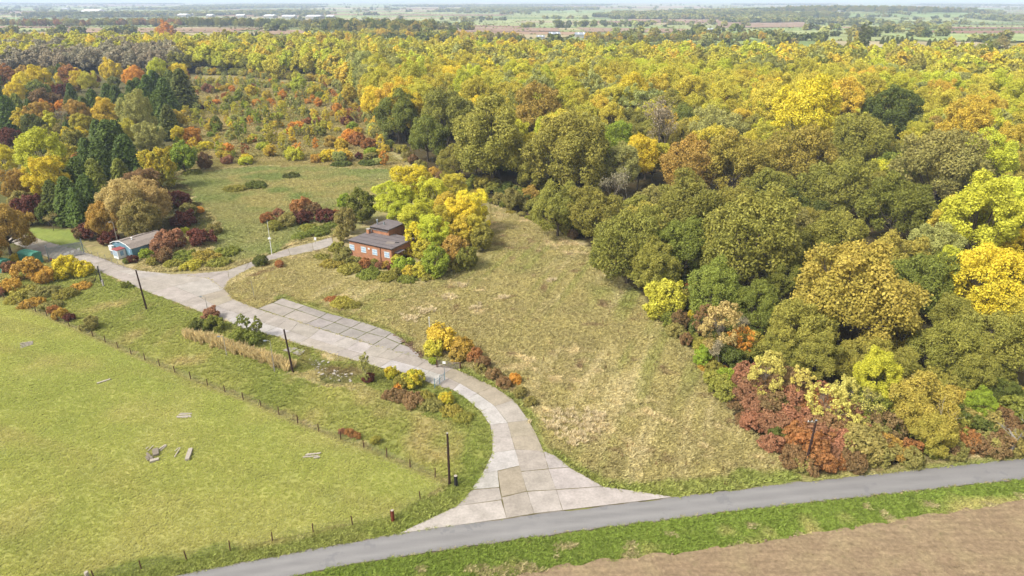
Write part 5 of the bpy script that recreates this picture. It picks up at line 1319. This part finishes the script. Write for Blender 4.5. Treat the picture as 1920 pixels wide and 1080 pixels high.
HV = PG([(1490, 892), (1700, 866), (1930, 840), (1930, 860), (1700, 884), (1510, 905)])
P = clear(sample(HV, 9000, 36)); grass('hedge_bank_grass', P, .75, ground_color(P[:, 0], P[:, 1]), soft, 'rough grass at the foot of the hedge beside the lane', 36)
# tall straw row and pale reed clumps
reed = [tuft(40 + i, 26, 1.35, .35, .05, .35) for i in range(4)]
line = resample(PG([(352, 632), (395, 640), (440, 657), (490, 672), (546, 692)]), .16)
rng = np.random.default_rng(9)
P = np.array([(p.x + rng.normal() * .35, p.y + rng.normal() * .45) for p in line for _ in range(3)])
grass('straw_row', P, 1.0, np.tile(np.array(lin((206, 186, 134), KA * .92)), (len(P), 1)), reed, 'long row of tall straw-coloured dead grass above the mown strip', 7)
P = np.concatenate([np.array([[c_.x, c_.y]]) + rng.normal(size=(int(26 * k_), 2)) * k_ for c_, k_ in [(G(1046, 795), 1.3), (G(1052, 782), .9), (G(1098, 800), 1.4), (G(1110, 785), .9), (G(1075, 825), .7), (G(945, 560), .0 + .5), (G(866, 537), .6), (G(840, 560), .7), (G(893, 580), .8), (G(1033, 527), .5), (G(800, 585), .8), (G(770, 598), .9)]])
grass('pale_reeds', P, .82, np.tile(np.array(lin((218, 202, 162), KA * .93)), (len(P), 1)), reed, 'pale bleached reed clumps lying over in the meadow', 8, .7)
# dark dead stalks
stalk = [tuft(60 + i, 5, .9, .16, .03, .15) for i in range(3)]
P = clear(sample(MEADOW, 520, 12)); grass('dead_stalks', P, .9, np.tile(np.array(lin((124, 96, 66), KA)), (len(P), 1)), stalk, 'scattered dark dead dock stalks in the meadow', 9)
# stones, clods and fallen leaves
def chip(seed, flat):
    r_ = random.Random(seed); mb = MB(); a = [(math.cos(t) * r_.uniform(.6, 1.1), math.sin(t) * r_.uniform(.6, 1.1)) for t in np.linspace(0, 6.283, 7)[:-1]]
    mb.prism([(x, y) for x, y in a], -.3, flat); return mb
def debris(name, P, smin, smax, mat, label, cat, seed, flat=.35):
    rng = np.random.default_rng(seed); n = len(P); s = smin + (smax - smin) * rng.random(n) ** 3
    ms = [chip(seed * 10 + i, flat).mesh(name, mat) for i in range(4)]
    z = np.zeros((n, 3)); scatter(name, np.stack([P[:, 0], P[:, 1], np.full(n, .0)], 1), rng.uniform(0, 6.28, n), np.stack([s, s, s], 1), rng.integers(0, 4, n), z, z, ms, label, cat)
debris('rubble', sample([(p.x, p.y) for p in RUBBLE], 230, 21), .05, .34, M['stone'], 'broken pale concrete rubble strewn below the driveway', 'rubble', 3)
debris('gravel_heap', sample([(p.x, p.y) for p in DEBRIS], 900, 22), .05, .28, simple('brown_rubble', (146, 122, 100), .9, .1, 0, .3, 3., KA), 'brown heap of stone and earth at the end of the parking apron', 'rubble', 4)
P = sample([(p.x, p.y) for p in soil_edge] + [(p.x + 14, p.y - 60) for p in reversed(soil_edge)], 30000, 23)
u, v, d_ = proj(P[:, 0], P[:, 1], 0.); P = P[(v < 1100) & (u < 1960)]
debris('soil_clods', P[:9000], .04, .2, M['soil'], 'clods of dry earth on the tilled field', 'soil', 5, .9)
debris('field_stones', P[9000:9700], .03, .09, M['stone'], 'pale flints scattered over the tilled field', 'stones', 6, .8)
Pw = P[9700:]; nz_ = vnoise(Pw[:, 0], Pw[:, 1], 3.0, 66) * .7 + vnoise(Pw[:, 0], Pw[:, 1], 1.0, 67) * .4
Pg = Pw[nz_ > .80][:1500]; grass('field_weeds', Pg, .34, np.tile(np.array(lin((132, 142, 70), KA * .7)), (len(Pg), 1)), soft, 'patches of green weeds in the tilled field', 32)
Ps = Pw[nz_ < .48][:4500]; grass('stubble', Ps, .26, np.tile(np.array(lin((206, 184, 138), KA * .6)), (len(Ps), 1)), soft, 'flattened straw stubble on the tilled field', 33)
P = clear(sample(VERGE, 50000, 35)); nz_ = vnoise(P[:, 0], P[:, 1], 1.6, 68) + .07 * dline(P[:, 0], P[:, 1], road_lo); P = P[nz_ > 1.02][:1400]
grass('dead_verge_grass', P, .8, np.tile(np.array(lin((206, 192, 140), KA * .75)), (len(P), 1)), soft, 'pale dead grass tufts along the field side of the verge', 34)
# grass creeping over the concrete and tarmac edges
ed = []
for L_, st_ in ((drive_left, .22), (drive_right, .22), (PG(AT), .2), ([p for p in road_up], .25), ([p for p in road_lo], .25), (track_poly, .25)):
    for p in resample(L_, st_):
        if random.random() < .75: ed.append((p.x + random.gauss(0, .16), p.y + random.gauss(0, .16)))
P = np.array(ed); u, v, d_ = proj(P[:, 0], P[:, 1], 0.); P = P[(u > -20) & (u < 1940) & (v < 1100) & ~inpoly(P[:, 0], P[:, 1], [(-12, 60), (26, 66), (26, 70), (12, 68), (-12, 64)])]
grass('edge_grass', P, .5, ground_color(P[:, 0], P[:, 1]), soft, 'grass creeping over the edges of the concrete and the lane', 31)
# weeds in the slab joints
jp = []
for poly in [[AT, AM], [AM, AB]]:
    for L_ in poly: jp += resample(PG(L_), .35)
for i in range(1, 8): jp += resample([G(*AT[i]), G(*AM[i]), G(*AB[i])], .35)
jp = [p for p in jp if random.random() < .5]
P = np.array([(p.x + random.gauss(0, .08), p.y + random.gauss(0, .08)) for p in jp])
grass('joint_weeds', P, .38, np.tile(np.array(lin((128, 138, 62), KA)), (len(P), 1)), soft, 'moss and weeds growing in the joints of the parking apron', 10)

# ---------------------------------------------------------------- the plain: fields, hedges, copses
frng = np.random.default_rng(17)
FC = [((186, 194, 128), 30), ((168, 188, 116), 22), ((206, 190, 146), 15), ((178, 140, 116), 13), ((196, 164, 134), 10), ((150, 168, 100), 10)]
FV = []; FF = []; FCOL = []; hedge = []; copse = []
def warp(x, y): return (x + 70 * (vnoise(x, y, 520., 91) - .5) + .16 * y, y + 90 * (vnoise(x, y, 600., 92) - .5) - .12 * x)
def bands():
    y = 640.
    while y < 16000:
        h = 150 + (y - 1000) * .05; yield y, h; y += h
cols = [c for c, _ in FC]; prb = np.array([p for _, p in FC], float); prb /= prb.sum()
for y, h in bands():
    x = -1.05 * y - 300 + frng.uniform(0, 150)
    while x < 1.05 * y + 300:
        wd = h * frng.uniform(1.0, 2.2)
        g = 4
        c = np.array(lin(cols[frng.choice(len(cols), p=prb)], KA)) * frng.uniform(.9, 1.1)
        wooded = vnoise(x, y, 1100., 93) + .25 * vnoise(x, y, 400., 94) > (.98 if y < 2600 else .86)
        k = len(FV)
        us = np.linspace(x + g, x + wd - g, 5); vs_ = np.linspace(y + g, y + h - g, 5)
        U, V_ = np.meshgrid(us, vs_); wx, wy = warp(U, V_); wz = terrain(wx, wy) + 1.2
        FV += list(zip(wx.ravel(), wy.ravel(), wz.ravel())); FCOL += [c] * 25
        FF += [(k + i * 5 + j, k + i * 5 + j + 1, k + i * 5 + j + 6, k + i * 5 + j + 5) for i in range(4) for j in range(4)]
        if y < 9000:
            st = 9. + y * .0022
            for t in np.arange(0, wd, st): hedge.append((x + t + frng.normal() * 3, y + frng.normal() * 2, frng.random()))
            for t in np.arange(0, h, st): hedge.append((x + frng.normal() * 2, y + t + frng.normal() * 3, frng.random()))
            if wooded:
                m = int(wd * h / (150. + y * .05)); 
                copse += [(x + frng.uniform(0, wd), y + frng.uniform(0, h)) for _ in range(m)]
        x += wd
EXTRA = [([(120, 63), (300, 63), (440, 62), (430, 55), (270, 54), (130, 55)], (190, 160, 132)), ([(478, 67), (600, 67), (590, 58), (488, 58)], (190, 160, 132)), ([(770, 63), (1050, 61), (1045, 54), (765, 53)], (188, 158, 134)),
         ([(580, 69), (700, 70), (660, 62), (575, 60)], (196, 196, 138)), ([(1090, 84), (1430, 86), (1420, 80), (1090, 79)], (180, 194, 116)), ([(1340, 54), (1520, 52), (1500, 38), (1350, 38)], (184, 156, 130)), ([(1100, 62), (1330, 64), (1290, 56), (1080, 53)], (186, 158, 132)), ([(1740, 80), (1930, 80), (1920, 66), (1640, 66)], (180, 196, 124))]
NE = len(FV) // 25; EV = []; EF = []
FV = np.array(FV)
# keep clear of the wood itself
def in_view(x, y):
    u, v, d_ = proj(x, y, terrain(x, y) + 4); return (u > -30) & (u < 1950) & (d_ > 0)
cen = FV.reshape(-1, 25, 3).mean(1); cx, cy = cen[:, 0], cen[:, 1]
keepf = in_view(cx, cy) & ~inpoly(cx, cy, WOOD) & (cy > np.where(cx > 0, 700, 870))
fidx = np.repeat(keepf, 16); FF = np.array(FF)[fidx]
for poly, c_ in EXTRA:
    pts = [Gt(*q) for q in poly]; k = len(EV); EV += [(p.x, p.y, float(terrain(p.x, p.y)) + 2.2) for p in pts]; m = len(pts)
    cx_ = sum(p.x for p in pts) / m; cy_ = sum(p.y for p in pts) / m; EV.append((cx_, cy_, float(terrain(cx_, cy_)) + 2.2))
    EF += [(k + i, k + (i + 1) % m, k + m, k + m) for i in range(m)]; FCOL += [np.array(lin(c_, KA))] * (m + 1)
tri = bpy.data.meshes.new('farmland'); base_n = len(FV)
allv = [tuple(v) for v in FV] + EV
tri.from_pydata(allv, [], [tuple(int(i) for i in f) for f in FF] + [tuple(base_n + i for i in f[:3]) for f in EF]); tri.materials.append(M['farmland']); tri.update(); me = tri
a = me.attributes.new('Col', 'FLOAT_COLOR', 'POINT'); a.data.foreach_set('color', np.concatenate([np.array(FCOL), np.ones((len(FCOL), 1))], 1).astype(np.float32).ravel())
tag(put('farmland', me), kind='structure')
FPAL = ['olive', 'green', 'brownolive', 'sage', 'darkgreen', 'olive', 'green', 'darkgreen', 'sage']
H = np.array(hedge); wx, wy = warp(H[:, 0], H[:, 1])
tall = (vnoise(wx, wy, 130., 95) > .66) & (H[:, 2] > .45)
sc_ = np.where(tall, frng.uniform(.9, 1.8, len(wx)), frng.uniform(.22, .46, len(wx)))
C_ = np.array(copse); cwx, cwy = warp(C_[:, 0], C_[:, 1])
X_ = np.concatenate([wx, cwx]); Y_ = np.concatenate([wy, cwy]); S_ = np.concatenate([sc_, frng.uniform(1.1, 1.9, len(cwx))])
ok = in_view(X_, Y_) & ~inpoly(X_, Y_, WOOD) & (Y_ > np.where(X_ > 0, 760, 940))
X_, Y_, S_ = X_[ok], Y_[ok], S_[ok]
rr = random.Random(8)
pn = vnoise(X_, Y_, 160., 96); tt = [tints(FPAL[int((pn[i] * .7 + rr.random() * .5) * len(FPAL)) % len(FPAL)], rr) for i in range(len(X_))]
scatter('valley_trees', np.stack([X_, Y_, terrain(X_, Y_) - .3], 1), frng.uniform(0, 6.28, len(X_)), np.stack([S_ * 1.15, S_ * 1.15, S_], 1), frng.integers(0, 5, len(X_)), [a for a, b in tt], [b for a, b in tt], TINY, 'hedgerow trees, copses and woods over the distant farmed plain', 'trees')
# wooded hill and tree lines seen beyond the wood
L1 = []
def line_of(p0, p1, n, sp, pals, smin, smax):
    a, b = Gt(*p0), Gt(*p1)
    for i in range(n):
        t = frng.random(); q = a.lerp(b, t); L1.append((q.x + frng.normal() * sp, q.y + frng.normal() * sp * 1.5, frng.uniform(smin, smax), pals[frng.integers(0, len(pals))]))
line_of((20, 52), (480, 50), 260, 12, ['brownolive', 'olive', 'brown', 'rust', 'sage', 'green', 'amber'], .8, 1.4)
line_of((330, 50), (640, 58), 170, 14, ['olive', 'darkgreen', 'green', 'sage', 'oliveamber'], .9, 1.5)
line_of((630, 62), (800, 66), 170, 14, ['darkgreen', 'green', 'darkgreen', 'oliveamber'], 1.0, 1.7)
line_of((640, 74), (960, 82), 150, 10, ['olive', 'brownolive', 'green', 'gold', 'yellowgreen'], .6, 1.1)
line_of((960, 84), (1480, 84), 160, 6, ['green', 'olive', 'brownolive'], .25, .5)
line_of((1350, 32), (1560, 33), 300, 40, ['darkgreen', 'green', 'olive'], 1.0, 1.6)
line_of((1500, 22), (1780, 24), 420, 50, ['darkgreen', 'green', 'olive', 'brownolive'], 1.1, 1.8)
line_of((1100, 80), (1420, 78), 120, 10, ['olive', 'gold', 'brownolive', 'sage'], .5, 1.0)
line_of((60, 33), (240, 33), 220, 40, ['darkgreen', 'green', 'olive'], 1.1, 1.7)
Lx = np.array([l[0] for l in L1]); Ly = np.array([l[1] for l in L1]); Ls = np.array([l[2] for l in L1])
ok = ~inpoly(Lx, Ly, WOOD); tt = [tints(l[3], rr) for l, o in zip(L1, ok) if o]
Lx, Ly, Ls = Lx[ok], Ly[ok], Ls[ok]; n = len(Lx)
scatter('tree_lines', np.stack([Lx, Ly, terrain(Lx, Ly) - .3], 1), frng.uniform(0, 6.28, n), np.stack([Ls, Ls, Ls], 1), frng.integers(0, 5, n), [a for a, b in tt], [b for a, b in tt], LOW[:5], 'lines and belts of mixed trees between the wood and the plain', 'trees')

# ---------------------------------------------------------------- haze: the air between here and the horizon
t = NT('haze_air'); vol = t.n('ShaderNodeVolumePrincipled', {'Color': (.66, .80, 1.0, 1), 'Density': 1.15e-4, 'Anisotropy': .0})
t.t.links.new(vol.outputs[0], t.out.inputs['Volume'])
hz = MB().box((0, 20900, 20.0), (86000, 43400, 79)).build('haze', t.m); tag(hz, 'pale blue autumn haze thickening towards the far plain', 'haze', None, 'stuff')
